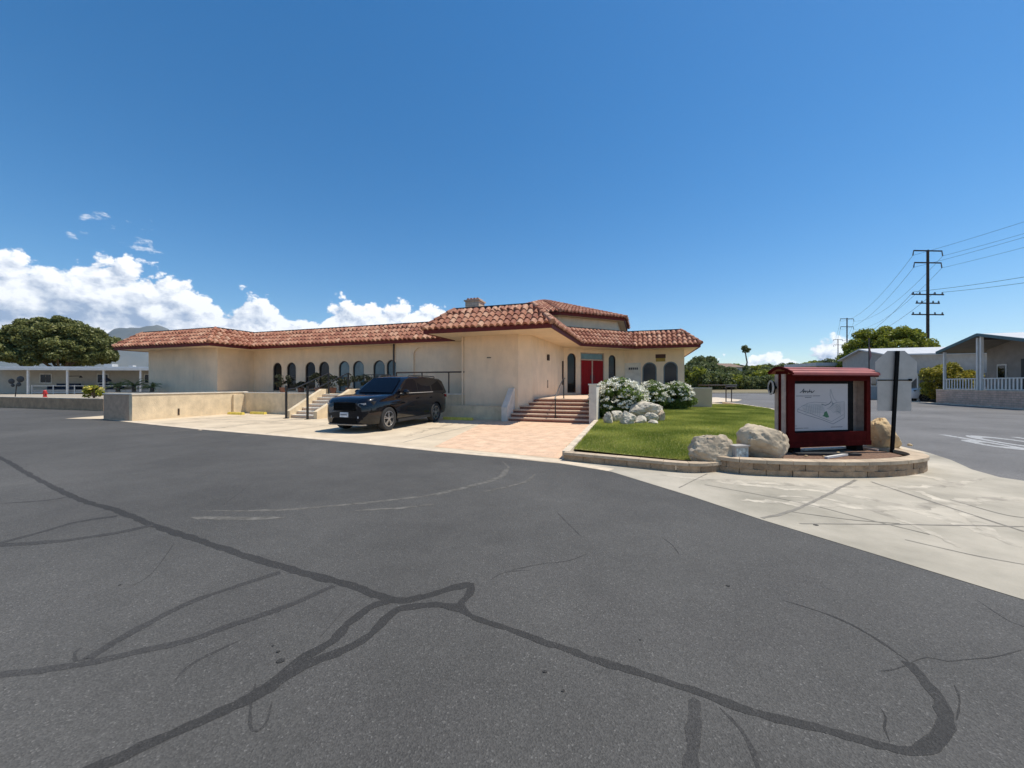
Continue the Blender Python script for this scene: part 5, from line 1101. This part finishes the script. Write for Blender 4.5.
# ---------------------------------------------------------------- bushes and low wall by the lawn
for k, (x, y, w, zt, lab) in enumerate(((622,419,1.2,1.82,'largest white flowering bush beside the steps, rocks at its foot'), (655,410,1.1,1.75,'middle white flowering bush under the first arched window'), (680,410,1.05,1.72,'white flowering bush at the right end by the low wall'))):
    p = PX(x, y, .12); r = w*(1.02 if k == 0 else 1.05)
    shrub('flowering_bush', lab, (p.x, p.y+.5, .12), (r*(.88,.72,.74)[k], r*.75, (zt-.12)*.47), 58, 330, .30, .062, MT['oleleaf'], 200+k, flowers=(420,300,240)[k], group='white flowering bushes')
p = PX(603,419,.12); shrub('flowering_bush', 'narrow white flowering bush squeezed against the parapet', (p.x+.3,p.y+.9,.12), (.6,.6,.72), 30, 260, .26, .06, MT['oleleaf'], 210, flowers=110, group='white flowering bushes')
t = rwall('low_wall', [(-1.5,25.3),(3.95,25.3)], 1.28, .2, MT['stucco_w'], 'low stucco wall with pale coping behind the flowering bushes', MT['cap'])
p = [PX(709,402,.05), PX(726,402,.05), PX(731.5,401.5,.05), PX(736,401,.05)]
z = 1.45
rail('guard_rail', [[Vector((q.x,q.y,z)) for q in (p[0]+Vector((-.6,.6,0)),p[0],p[1],p[2],p[3]+Vector((.2,.2,0)))], [Vector((q.x,q.y,z-.12)) for q in (p[1],p[2],p[3])]], [(q, Vector((q.x,q.y,z))) for q in p[:3]], 'dark metal guard rail on thin posts at the end of the footpath', MT['frame_b'], .045)

# lawn grass: many small blades
def inside(px, py, poly):
    c = np.zeros(len(px), bool); n = len(poly)
    for i in range(n):
        x0,y0 = poly[i][:2]; x1,y1 = poly[(i+1)%n][:2]
        cond = ((y0 > py) != (y1 > py)); 
        with np.errstate(divide='ignore', invalid='ignore'): xi = (x1-x0)*(py-y0)/(y1-y0)+x0
        c ^= cond & (px < xi)
    return c
rng = np.random.default_rng(11); n = 620000
py = 6.7+ (28-6.7)*rng.random(n)**2.1; px_ = -1+18*rng.random(n)
LP = [tuple(q[:2]) for q in LAWN]; ok = inside(px_, py, LP)
bald = np.array([noise.noise(Vector((x*.7, y*.7, 4))) for x, y in zip(px_, py)]); ok &= (bald > -.42) | (rng.random(n) < .55)
px_, py, bald = px_[ok], py[ok], bald[ok]; n = len(px_)
ang = rng.uniform(0, 2*np.pi, n); sc = .7+.05*py; h = rng.uniform(.025,.055,n)*np.clip(sc,1,1.6); w = .004*np.clip(py/7,1,4)*sc; lean = rng.normal(size=(n,2))*.016
bx, by = np.cos(ang)*w, np.sin(ang)*w; zz = np.full(n,.118)
v = np.stack([np.stack([px_-bx, py-by, zz],1), np.stack([px_+bx, py+by, zz],1), np.stack([px_+lean[:,0], py+lean[:,1], zz+h],1)],1).reshape(-1,3)
me = bpy.data.meshes.new('grass'); me.vertices.add(3*n); me.vertices.foreach_set('co', v.ravel().astype(np.float32)); me.loops.add(3*n); me.loops.foreach_set('vertex_index', np.arange(3*n,dtype=np.int32))
me.polygons.add(n); me.polygons.foreach_set('loop_start', np.arange(0,3*n,3,dtype=np.int32)); me.polygons.foreach_set('loop_total', np.full(n,3,dtype=np.int32)); me.update()
at = me.attributes.new('rnd','FLOAT','FACE'); at.data.foreach_set('value', np.clip(rng.random(n)*.6-bald*.9+.22,0,1).astype(np.float32)); me.materials.append(MT['grass'])
go = bpy.data.objects.new('grass', me); C.objects.link(go); setp(go, 'mown green lawn grass behind the block edging', 'grass', kind='stuff')

# ---------------------------------------------------------------- left neighbour: low wall, carport, mobile home, big tree
mb = MB(); mb.prism([tuple(G(*p)[:2]) for p in ((-60,13.0),(-29.6,13.4),(-29.6,16),(-32,19),(-32,44),(-60,44))], -.05, .60); struct('raised_yard', mb, MT['yard'])
rwall('garden_wall', [(-60,12.7),(-45,12.75),(-29.4,13.1),(-29.4,13.9)], .66, .22, MT['brownw'], 'low brown garden wall along the left side of the street', MT['curb'])
# mobile home: facade from A1 to A2
LA = math.atan2(2.2, 9.0); LM = Matrix.Translation((-52,34.6,.6)) @ Matrix.Rotation(LA*.4, 4, 'Z')
hm = thing('mobile_home', 'beige mobile home with a long flat white awning at the left edge', 'mobile home', (-52,34.6,.6), LA*.4)
def hb(name, boxes, m, par, M=LM, label=None):
    mb = MB()
    for a, b in boxes: mb.box(a, b, M)
    return part(name, mb, m, par, label=label)
hb('wall', [((-6,3.0,0),(26,3.2,2.5))], MT['beige'], hm); hb('wall', [((-6,3.201,0),(-5.8,9,2.5)),((25.8,3.201,0),(26,9,2.5)),((-5.79,8.8,0),(25.79,9,2.5))], MT['beige'], hm)
rfm = hb('roof', [((-6.2,2.6,2.55),(26.2,9.2,2.70))], MT['roofw'], hm)
hb('roof_vent', [((9.5,4.5,2.70),(10.3,5.2,3.05)), ((11.5,5,2.70),(11.9,5.4,2.95))], MT['roofw'], rfm); hb('roof_vent', [((20,4.2,2.70),(20.5,4.6,3.1))], MT['roofw'], rfm)
aw = hb('awning', [((1.5,-.1,2.34),(26,3.3,2.42))], MT['roofw'], hm); hb('awning_fascia', [((1.4,-.16,2.24),(26.1,-.101,2.46))], MT['white'], aw)
for x in (7.1, 10.4, 13.5, 16.7, 20.2, 24.0): hb('awning_post', [((x-.07,-.05,0),(x+.07,.07,2.335))], MT['white'], hm)
for x in (5.6, 8.9+1.9, 15.2, 18.3):
    w = hb('window', [((x-.55,2.94,1.0),(x+.55,2.995,2.0))], MT['white'], hm); hb('pane', [((x-.46,2.92,1.1),(x-.02,2.935,1.9)),((x+.02,2.92,1.1),(x+.46,2.935,1.9))], MT['glass'], w)
d_ = hb('door', [((19.8,2.94,.05),(20.7,2.995,2.05))], MT['white'], hm)
mb = MB(); mb.box((7.3,-.02,.5),(14,.02,.56), LM)
t = thing('patio_fence', 'low pale metal fence between the awning posts', 'fence', tuple(LM @ Vector((7.2,.2,0))), LA*.4)
hb('rail', [((7.2,.17,.75),(24,.21,.80)), ((7.2,.17,.10),(24,.21,.14))], MT['white'], t); hb('panel', [((7.2,.22,.14),(24,.225,.42))], MT['grey'], t)
for k in range(10): hb('post', [((7.2+1.8*k,.16,0),(7.25+1.8*k,.22,.85))], MT['white'], t)
# patio things
def q_(x, y, z): return LM @ Vector((x, y, z))
for (x, lab) in ((8.6,'dark blue covered patio sofa under the awning'), (12.4,'second covered patio seat, nearer the middle awning post')):
    t = thing('patio_sofa', lab, 'sofa', tuple(q_(x,1.5,0)), LA*.4, 'covered patio seats'); hb('seat', [((x-1.0,1.2,.1),(x+1.0,2.0,.55))], MT['canvas'], t); hb('backrest', [((x-1.0,1.9,.551),(x+1.0,2.1,1.0))], MT['canvas'], t)
    hb('armrest', [((x-1.12,1.2,.1),(x-1.001,2.1,.75))], MT['canvas'], t); hb('armrest', [((x+1.001,1.2,.1),(x+1.12,2.1,.75))], MT['canvas'], t)
t = thing('patio_lamp', 'thin dark angled lamp stand behind the fence', 'lamp', tuple(q_(10.0,1.0,0)), LA*.4)
mb = MB(); mb.tube([q_(9.4,1,0),q_(9.4,1,1.6),q_(9.6,1,1.7),q_(10.6,1,1.72)], .035, 6); part('pole', mb, MT['black'], t); mb = MB(); mb.tube([q_(10.6,1,1.72),q_(10.6,1,1.55)], [.05,.14], 10); part('lamp_shade', mb, MT['black'], t)
t = thing('patio_umbrella', 'closed dark parasol in front of the second window', 'umbrella', tuple(q_(12.9,.9,0)), LA*.4)
mb = MB(); mb.tube([q_(12.9,.9,0),q_(12.9,.9,1.9)], .03, 6); part('pole', mb, MT['black'], t); mb = MB(); mb.tube([q_(12.9,.9,1.2),q_(12.9,.9,1.35),q_(12.9,.9,1.6),q_(12.9,.9,1.66)], [.42,.36,.1,.03], 12); part('canopy', mb, MT['canvas'], t)
# wall ornament of dark metal leaves
t = thing('wall_ornament', 'dark butterfly shaped metal ornament on a stake at the far left', 'ornament', tuple(G(-44.0,14.5,.6)), 0)
c = G(-43.6,14.6,.6); mb = MB(); mb.tube([c, c+Vector((.1,0,.9))], .03, 6); part('stake', mb, MT['black'], t)
for sx_, sz_, r_ in ((-.28,1.15,.26),(.38,1.30,.30),(-.18,.85,.16),(.26,.92,.2)):
    mb = MB(); bm = bmesh.new(); bmesh.ops.create_icosphere(bm, subdivisions=2, radius=1); mb.mesh([c+Vector((sx_+v.co.x*r_, v.co.y*.03, sz_+v.co.z*r_*.8)) for v in bm.verts], [[v.index for v in f.verts] for f in bm.faces]); bm.free(); part('wing', mb, MT['black'], t)
# hydrant
c = PX(45,399,.66); c = Vector((-36.5*1.0, 29.6, .6)); c = Vector(((45-512)/FOC*26.5, 26.5, .6))
t = thing('fire_hydrant', 'small red hydrant shape on the raised yard behind the brown wall', 'hydrant', tuple(c)); mb = MB()
mb.tube([c, c+Vector((0,0,.05)), c+Vector((0,0,.06)), c+Vector((0,0,.4)), c+Vector((0,0,.46)), c+Vector((0,0,.52))], [.13,.13,.09,.09,.10,.04], 14); part('barrel', mb, MT['redp'], t, True)
mb = MB(); mb.tube([c+Vector((-.15,0,.30)), c+Vector((.15,0,.30))], .055, 10); part('nozzle', mb, MT['redp'], t)
# yellow flowering plant
c = Vector(((90+4-512)/FOC*25.5, 25.5, .6))
t = thing('yellow_plant', 'spiky plant with yellow blooms at the right end of the awning', 'plant', tuple(c)); mb = MB()
for k in range(9):
    a = 2*math.pi*k/9; mb.tube([c, c+Vector((math.cos(a)*.35, math.sin(a)*.35, .75))], [.03,.012], 5)
part('stem', mb, MT['trunk'], t); leaf_obj('foliage', crown_pts((0,0,.45), (.5,.4,.36), 18, 40, .2, 5, -.8), .10, MT['treeleaf2'], t, 5)
leaf_obj('blossom', crown_pts((0,0,.6), (.7,.45,.25), 7, 16, .14, 6, -.3), .10, leaf_mat('yellow_petals', (.62,.50,.06), (.85,.75,.25), .2), t, 6)
# palmettos on the terrace
def palmetto(x, b, z, h, seed, label):
    kk = (x-512)/FOC; Y = b/(kk*SU+CU); o = Vector((kk*Y, Y, z)); t = thing('fan_palm', label, 'palm', tuple(o), 0, 'low palms by the far wall'); rr = random.Random(seed)
    mb = MB(); limb(mb, o, o+Vector((0,0,h*.35)), .12, .09, 0, seed); part('trunk', mb, MT['trunk'], t)
    mb = MB()
    for k in range(26):
        a = rr.uniform(0, 2*math.pi); e = rr.uniform(.1,1.2); L_ = h*rr.uniform(.6,.95); base = o+Vector((0,0,h*.33)); pts = []
        for i in range(7):
            s = i/6; r_ = L_*s*math.cos(e)*1.05; zz_ = L_*(s*math.sin(e)-.45*s*s); pts.append(base+Vector((math.cos(a)*r_, math.sin(a)*r_, zz_)))
        for i in range(1,7):
            d = (pts[i]-pts[i-1]).normalized(); n = d.cross(Vector((0,0,1))).normalized()
            for s_ in (-1,1):
                for q in range(3):
                    p0 = pts[i-1].lerp(pts[i], q/3); tip = p0+n*s_*.24*h*(1-.1*i)*.5+d*.12+Vector((0,0,-.05)); mb.poly([p0, p0+d*.035, tip])
    part('fronds', mb, MT['palm'], t, recalc=False)
palmetto(134, 15.0, TL, 1.15, 1, 'larger feathery palm in front of the blank far wall'); palmetto(152, 15.2, TL, .8, 2, 'smaller palm drooping at the right of the larger palm'); palmetto(118, 14.6, TL, .9, 3, 'leftmost low palm behind the dark wall end')
BT = (-71.3, 60, 0)
tree('large_tree', 'big round dark green tree towering behind the beige mobile home', BT, 12.6, (6.7,6.0,5.1), 6.9, .45, 230, 460, 1.0, .22, MT['treeleaf'], 21, trunk_h=3.2, low=-.45)
for k, (x, y, z, r, lab) in enumerate(((-86,64,3.6,2.4,'light green tree at the left edge of the picture'), (-65.5,75,7.2,4.2,'dark tree low between the big tree and the clubhouse eave'), (-60.5,72,6.6,3.2,'far dark tree peeping past the clubhouse eave'))):
    tree('background_tree', lab, (x,y,0), z, (r,r,z*.42), z*.6, .2, 40, 140, 1.0, .30, MT['treeleaf2'] if k == 0 else MT['treeleaf'], 300+k, group='trees behind the mobile home')
# ---------------------------------------------------------------- right side: block wall, porch home
WA, WB = Vector((34.6,31.0,0)), Vector((29.2,16.2,0)); vd = (WA-WB).normalized(); hd = Vector((vd.y,-vd.x,0))      # hd points away from the street
RM = Matrix(((hd.x, -vd.x, 0, WA.x), (hd.y, -vd.y, 0, WA.y), (0,0,1,0), (0,0,0,1)))     # local: x into the lot, y towards us along the street
rz_ = math.atan2(hd.y, hd.x)
def rb_(name, boxes, m, par, label=None, M=RM):
    mb = MB()
    for a, b in boxes: mb.box(a, b, M)
    return part(name, mb, m, par, label=label)
t = thing('block_wall', 'pinkish block retaining wall below the white porch railing', 'wall', tuple(WA)); rb_('wall_body', [((0,0,-.05),(.2,15.5,1.06)), ((.201,0,-.05),(10,.2,1.06))], MT['brickw'], t); rb_('coping', [((-.02,-.02,1.061),(.22,15.52,1.12)), ((.221,-.02,1.061),(10,.22,1.12))], MT['curb'], t)
mb = MB(); mb.hexa([RM @ Vector(p) for p in ((.2,.2,-.05),(16,.2,-.05),(16,16,-.05),(.2,16,-.05),(.2,.2,1.02),(16,.2,1.02),(16,16,1.02),(.2,16,1.02))]); struct('raised_lot', mb, MT['curb'])
rb_2 = MB(); rb_2.box((-.75,-8,0),(-.35,15.5,.05), RM); struct('street_gutter', rb_2, MT['curb'])
ph = thing('porch_home', 'white mobile home with a gabled open porch, teal roof edge and white railing', 'mobile home', tuple(WA), rz_)
PE = 1.02; y0, yp, y1 = .35, 4.1, 8.6; ze, zp, ze1 = 4.12, 5.02, 4.05
mb = MB(); th = .12
for (ya, za, yb, zb) in ((y0-.35,ze-.05,yp,zp),(yp,zp,y1+.35,ze1-.05)):
    mb.hexa([RM @ Vector(p) for p in ((.1,ya,za),(14,ya,za),(14,yb,zb),(.1,yb,zb),(.1,ya,za+th),(14,ya,za+th),(14,yb,zb+th),(.1,yb,zb+th))])
rr_ = part('roof', mb, MT['roofw'], ph)
mb = MB()
for (ya, za, yb, zb) in ((y0-.3,ze-.07,yp,zp-.01),(yp,zp-.01,y1+.3,ze1-.07)): mb.hexa([RM @ Vector(p) for p in ((.12,ya,za-.02),(13.9,ya,za-.02),(13.9,yb,zb-.02),(.12,yb,zb-.02),(.12,ya,za),(13.9,ya,za),(13.9,yb,zb),(.12,yb,zb))])
part('ceiling', mb, MT['ceil'], rr_)  # dark sheet under the pale roof, porch shade in its colour
mb = MB(); mb.bar(RM @ Vector((.04,y0-.4,ze-.03)), RM @ Vector((.04,yp,zp+.05)), .10, .20); mb.bar(RM @ Vector((.04,yp,zp+.052)), RM @ Vector((.04,y1+.4,ze1-.02)), .10, .20); mb.bar(RM @ Vector((.1,y0-.40,ze-.03)), RM @ Vector((14,y0-.40,ze-.03)), .10, .18); part('fascia', mb, MT['teal'], rr_)
for x, y in ((.25,.5),(.25,3.8),(.25,4.12),(.25,8.3),(5.0,.5)):
    zt = ze+(zp-ze)*(y-y0)/(yp-y0) if y < yp else zp+(ze1-zp)*(y-yp)/(y1-yp); rb_('porch_post', [((x-.07,y-.07,PE),(x+.07,y+.07,zt-.06))], MT['white'], ph)
for ya, yb in ((.6,3.65),(4.25,8.2)):
    r0 = rb_('railing', [((.22,ya,PE+.88),(.28,yb,PE+.95)), ((.22,ya,PE+.12),(.28,yb,PE+.18))], MT['white'], ph)
    n = int((yb-ya)/.27)
    for k in range(n): y = ya+(k+.5)*(yb-ya)/n; rb_('baluster', [((.235,y-.045,PE+.181),(.265,y+.045,PE+.879))], MT['white'], r0)
rb_('wall', [((2.6,.7,PE),(2.7,8.6,4.9))], MT['porchw'], ph); rb_('wall', [((2.701,.7,PE),(14,.8,4.1)), ((2.701,8.5,PE),(14,8.6,4.1))], MT['grey'], ph)
w = rb_('door', [((2.53,3.7,PE),(2.595,4.8,PE+2.3))], MT['plastic'], ph, label='dark doorway'); w = rb_('window', [((2.54,1.7,PE+.9),(2.595,2.5,PE+2.0))], MT['white'], ph); rb_('pane', [((2.52,1.8,PE+1.0),(2.535,2.4,PE+1.9))], MT['glass'], w)
rb_('beam', [((.3,3.9,4.70),(2.59,4.0,4.85))], MT['frame_b'], ph)
t = thing('wreath', 'round dark wreath on the porch wall', 'wreath', tuple(RM @ Vector((2.52,5.3,2.75)))); mb = MB()
cw = RM @ Vector((2.52,5.3,2.75)); u_ = -vd
for i in range(14):
    a, b = 2*math.pi*i/14, 2*math.pi*(i+1)/14; mb.bar(cw+u_*.24*math.cos(a)+Vector((0,0,.3*math.sin(a))), cw+u_*.24*math.cos(b)+Vector((0,0,.3*math.sin(b))), .10, .12)
part('ring', mb, MT['treeleaf'], t)
for y, lab in ((6.6,'blue cushioned chair behind the porch railing'),):
    t = thing('porch_chair', lab, 'chair', tuple(RM @ Vector((1.5,y,PE))), rz_); rb_('seat', [((1.2,y-.3,PE+.38),(1.8,y+.3,PE+.46))], mat('blue_cushion', (.03,.08,.25), .8), t); rb_('backrest', [((1.72,y-.3,PE+.461),(1.82,y+.3,PE+1.0))], bpy.data.materials['blue_cushion'], t)
    for dx in (1.23,1.74):
        for dy in (-.28,.23): rb_('leg', [((dx,y+dy,PE),(dx+.05,y+dy+.05,PE+.379))], MT['white'], t)
# yellow green bush beside the wall
shrub('yellow_bush', 'rounded yellow green bush at the far end of the pinkish block wall', (37.0,32.3,0), (2.0,1.35,1.75), 80, 220, .42, .11, MT['yleaf'], 77)
# grey gabled home behind
HM = Matrix(((hd.x, -vd.x, 0, 36.9), (hd.y, -vd.y, 0, 37.4), (0,0,1,0), (0,0,0,1)))
gh = thing('gabled_home', 'long grey gabled home with a white metal roof behind the sign plates', 'mobile home', (36.9,37.4,0), rz_)
yA, yB, zE, zP = -9.2, 0.0, 4.45, 5.25; ym = (yA+yB)/2
mb = MB(); prof = [(yA,0),(yB,0),(yB,zE),(ym,zP),(yA,zE)]; lo = [HM @ Vector((0,y,z)) for y,z in prof]; hi = [HM @ Vector((20,y,z)) for y,z in prof]; mb.mesh(lo+hi, [list(range(5)), [5+i for i in range(5)][::-1]]+[[i,(i+1)%5,5+(i+1)%5,5+i] for i in (0,1,4)]); part('wall', mb, MT['grey'], gh)
mb = MB()
for (ya, za, yb, zb) in ((yA-.4,zE-.12,ym,zP+.02),(ym,zP+.02,yB+.45,zE-.12)): mb.hexa([HM @ Vector(p) for p in ((-.35,ya,za),(20.3,ya,za),(20.3,yb,zb),(-.35,yb,zb),(-.35,ya,za+.13),(20.3,ya,za+.13),(20.3,yb,zb+.13),(-.35,yb,zb+.13))])
part('roof', mb, MT['roofw'], gh)
for y in (-7.4, -2.2):
    w = rb_('window', [((-.05,y-.6,1.3),(-.003,y+.6,2.6))], MT['white'], gh, M=HM); rb_('pane', [((-.07,y-.5,1.4),(-.052,y+.5,2.5))], MT['glass'], w, M=HM)
rb_('carport_roof', [((.5,.5,2.5),(9,3.4,2.6))], MT['roofw'], gh, M=HM)
for x in (.7, 8.7): rb_('carport_post', [((x-.06,3.2,0),(x+.06,3.32,2.499))], MT['white'], gh, M=HM)
# low white roof further along
w3 = thing('white_home', 'long low home with a pale flat roof showing above the kiosk', 'mobile home', (44,62,0)); mb = MB(); mb.box((48,60,0),(60,66,4.4)); part('wall', mb, MT['beige'], w3); mb = MB(); mb.box((47.6,59.5,4.401),(60.5,66.5,4.9)); part('roof', mb, MT['roofw'], w3)
t = thing('flagpole', 'short pale flagpole with a limp striped flag before the grey gabled home', 'flagpole', ((868-512)/FOC*31, 31, 0)); c = Vector(((869-512)/FOC*31, 31, 0))
mb = MB(); mb.tube([c, c+Vector((0,0,5.3))], .045, 8); part('pole', mb, MT['frame_b'], t); mb = MB()
mb.mesh([c+Vector((.05,0,4.9)), c+Vector((.16,.05,4.4)), c+Vector((.20,-.03,3.9)), c+Vector((.12,.02,3.5)), c+Vector((.02,0,3.5)), c+Vector((.02,0,5.0))], [(0,1,2,3,4,5)]); part('flag', mb, mat('faded_flag', (.42,.20,.20), .8, .3, 9), t)
tree('round_tree', 'dense rounded olive green tree behind the grey gabled home', (56.3,57,0), 10, (5.9,5.5,4.9), 5.0, .4, 230, 330, .9, .17, MT['treeleaf2'], 33, low=-.4, trunk_h=2.5)
shrub('hedge_bush', 'small dark bush at the corner of the grey gabled home', (35.2,38.4,0), (.8,.8,.7), 20, 120, .3, .09, MT['treeleaf'], 78)

# ---------------------------------------------------------------- far hillside vegetation
fv = [(703,374,95,4.6,5.6),(716,378,82,4.0,4.6),(728,380,84,3.4,4.0),(741,381,86,3.0,3.6),(752,383,80,2.8,3.2),(764,382,84,3.4,3.8),(696,376,70,3.2,4.8),(712,368,110,4.5,6),(733,369,118,4,5),(748,370,120,4,5),(762,371,112,4.4,5.5),
      (722,358,140,5,5),(708,356,135,5.5,7),(741,360,150,5,5),(757,362,150,5,5),(771,364,140,5,5.5),(784,362,150,5,6),(797,360,160,6,6),(812,358,165,6,7),(825,358,170,7,8),(838,357,175,7,9),(703,352,160,7,9),(730,352,180,6,6),(764,356,185,6,6),(790,355,190,7,7),(690,366,100,5,8),(775,378,92,3.6,4.4),(790,374,100,4,5),(806,370,110,4.5,5.5),(822,368,120,5,6)]
protos = []
for k in range(4):
    cp = crown_pts((0,0,.5), (1.0,.95,.55), 46, 110, .24, 400+k, -.7); 
    t = thing('hillside_tree', 'bushy green tree among others on the far hillside', 'tree', (0,0,0), 0, 'trees on the far hillside'); mb = MB(); limb(mb, (0,0,-.1), (0,0,.5), .05, .03, 0, k, 3); part('trunk', mb, MT['trunk'], t)
    leaf_obj('crown', cp, .075, MT['farleaf'] if k != 2 else MT['treeleaf2'], t, 400+k); protos.append(t)
rr = random.Random(8)
ORD = ['leftmost','second from left','third from left','fourth from left','fifth from left','sixth from left','seventh from left','eighth from left','ninth from left','tenth from left','eleventh from left','twelfth from left','thirteenth from left','fourteenth from left','fifteenth from left']
def row(Y): return 'nearest' if Y < 105 else ('middle' if Y < 146 else 'farthest')
rows = {}
for i, f in enumerate(fv): rows.setdefault(row(f[2]), []).append((f[0], i))
tlabel = {}
for r_, l_ in rows.items():
    for q, (x, i) in enumerate(sorted(l_)): tlabel[i] = 'bushy green tree in the %s row on the far hillside, %s' % (r_, ORD[q])
for i, (x, yb, Y, r, H) in enumerate(fv):
    sc_ = max(1, 98/Y); Y *= sc_; r *= sc_*.9; H *= sc_*.8
    o = protos[i] if i < 4 else copy_tree(protos[i % 4]); X = (x-512)/FOC*Y
    o['label'] = tlabel[i]
    o.location = (X, Y, hillz(X, Y)-.2); o.scale = (r, r, H*.95); o.rotation_euler.z = rr.uniform(0, 6.28)
for i in range(46):
    o = copy_tree(protos[rr.randrange(4)]); o['label'] = 'small scattered tree filling in the far hillside'; Y = rr.uniform(120, 330); X = Y*rr.uniform(.55, 1.6); 
    o.location = (X, Y, hillz(X, Y)-.3); s = rr.uniform(2.0, 4.0); o.scale = (s, s, s*rr.uniform(.8,1.3)); o.rotation_euler.z = rr.uniform(0, 6.28)
for k, (x, Y, w, lab, m) in enumerate(((722,148,11,'tan hillside house at the left of the far trees','beige'), (775,190,12,'pale roofed house on the hill just left of the kiosk','beige'), (805,200,14,'low house on the far hill above the kiosk roof','beige'))):
    X = (x-512)/FOC*Y; z = hillz(X,Y); t = thing('hill_house', lab, 'house', (X,Y,z-.5), 0, 'houses on the far hillside'); mb = MB(); mb.box((X-w/2,Y-4,z-1),(X+w/2,Y+4,z+2.6)); part('wall', mb, MT[m], t)
    mb = MB(); mb.mesh([(X-w/2-.5,Y-4.5,z+2.6),(X+w/2+.5,Y-4.5,z+2.6),(X+w/2+.5,Y+4.5,z+2.6),(X-w/2-.5,Y+4.5,z+2.6),(X-w/2+2,Y,z+4.2),(X+w/2-2,Y,z+4.2)], [(0,1,5,4),(1,2,5),(2,3,4,5),(3,0,4),(3,2,1,0)]); part('roof', mb, mat('roof_brown_%d' % k, ((.22,.15,.11),(.42,.38,.34),(.30,.2,.15))[k], .9), t)
    for q in (-.3,.05,.32):
        mb = MB(); mb.box((X+w*q-.6,Y-4.06,z+.7),(X+w*q+.6,Y-4.01,z+1.8)); part('window', mb, MT['glass'], t)
X, Y = (746-512)/FOC*150, 150; z = hillz(X,Y); t = thing('tall_palm', 'lone tall fan palm rising above the far hillside trees', 'palm', (X,Y,z)); mb = MB(); o = Vector((X,Y,z)); topz = EYE+35*Y/FOC
limb(mb, o, Vector((X,Y,topz)), .3, .2, 0, 4, 8); part('trunk', mb, MT['trunk'], t); leaf_obj('crown', crown_pts((0,0,topz-z), (1.5,1.5,1.3), 26, 60, .6, 9, -.9), .28, MT['treeleaf'], t, 9)

# ---------------------------------------------------------------- power line
def pole(name, base, ztop, label, k=1.0):
    b = Vector(base); t = thing(name, label, 'utility pole', tuple(b), 0, 'power line poles'); H = ztop-b.z; ax = Vector((1,.05,0)).normalized(); mb = MB(); mb.tube([b, b+Vector((0,0,H))], [.26*k,.20*k], 12); part('pole_shaft', mb, MT['wood'], t); att = []
    arms = [(-.15,2.75,1,1),(-2.35,2.6,1,1),(-8.2,3.1,1,0),(-9.8,2.3,.9,0),(-11.9,3.1,1,0)] if k == 1 else [(-.3,2.5,1,1),(-3.2,2.4,1,1)]
    for dz, hw, hh, sus in arms:
        z = Vector((0,0,H+dz)); mb = MB(); mb.bar(b+z-ax*hw, b+z+ax*hw, .16, .20); ar = part('crossarm', mb, MT['wood'], t); ins = MB()
        for s in ((-1,1) if sus else (-.92,-.5,.45,.92)):
            q = b+z+ax*hw*s
            if sus: ins.tube([q, q+Vector((.15*s,0,-.9))], [.07,.10], 8); att.append(q+Vector((.15*s,0,-.9)))
            else: ins.tube([q+Vector((0,0,.1)), q+Vector((0,0,.45))], [.13,.09], 8); att.append(q+Vector((0,0,.45)))
        part('insulator', ins, MT['metal'] if False else MT['frame_g'], ar)
    return t, att
p1, a1 = pole('utility_pole', ((927.8-512)/FOC*70, 70, 0), EYE+134*70/FOC, 'tallest utility pole with four crossarms above the round tree')
p2, a2 = pole('utility_pole', ((847-512)/FOC*139, 139, 3), EYE+66*139/FOC, 'second utility pole, left of the round tree', .9)
p3, a3 = pole('utility_pole', ((838-512)/FOC*205, 205, 6), EYE+45*205/FOC, 'smallest and farthest utility pole on the hill', .9)
p0, a0 = pole('utility_pole', (78, 22, 0), 28.5, 'utility pole out of frame at the right carrying the same wires')
def wire(a, b, sag, lab, r=.022):
    pts = []; 
    for i in range(25): s = i/24; q = a.lerp(b, s); q.z -= 4*sag*s*(1-s); pts.append(q)
    mb = MB(); mb.tube(pts, r, 5); single('power_line', mb, MT['black'], lab, 'power line', 'power lines')
ends = ('left end of its top crossarm','right end of its top crossarm','left end of its second crossarm','right end of its second crossarm')
for i in (0,1,2,3): wire(a1[i], a0[i], 1.0, 'power line out to the right from the tallest pole, %s' % ends[i])
for i in (4,7): wire(a1[i], a0[i]-Vector((0,0,2.5)), 1.6, 'lower power line out to the right from the tallest pole, %s' % ('farther wire' if i == 4 else 'nearer wire'), .03)
for i in (0,1,2,3): wire(a1[i], a2[i % len(a2)], 3.0, 'power line to the second pole from the tallest, %s' % ends[i], .025)
for i in (4,6): wire(a1[i], a2[2+(i%2)]-Vector((0,0,4)), 3.0, 'sagging lower power line between the two nearer poles, %s' % ('left wire' if i == 4 else 'right wire'), .03)
for i in range(4): wire(a2[i], a3[i], 2.0, 'thin power line to the farthest pole from the second, %s' % ends[i], .03)

# ---------------------------------------------------------------- the air
HAZE = 1
if HAZE:
    mb = MB(); mb.box((-12500,-9000,-21.5),(12500,10200,1700)); m = bpy.data.materials.new('haze'); m.use_nodes = True; nt = m.node_tree; nt.nodes.clear(); out = nt.nodes.new('ShaderNodeOutputMaterial'); pv = nt.nodes.new('ShaderNodeVolumePrincipled')
    pv.inputs['Color'].default_value = (.62,.80,1,1); pv.inputs['Density'].default_value = 3.2e-5; pv.inputs['Anisotropy'].default_value = .2; nt.links.new(pv.outputs[0], out.inputs['Volume'])
    me = mb.build_mesh('haze'); me.materials.append(m); ho = bpy.data.objects.new('haze', me); C.objects.link(ho); ho['kind'] = 'stuff'; ho['label'] = 'thin blue haze over the distance'; ho['category'] = 'haze'
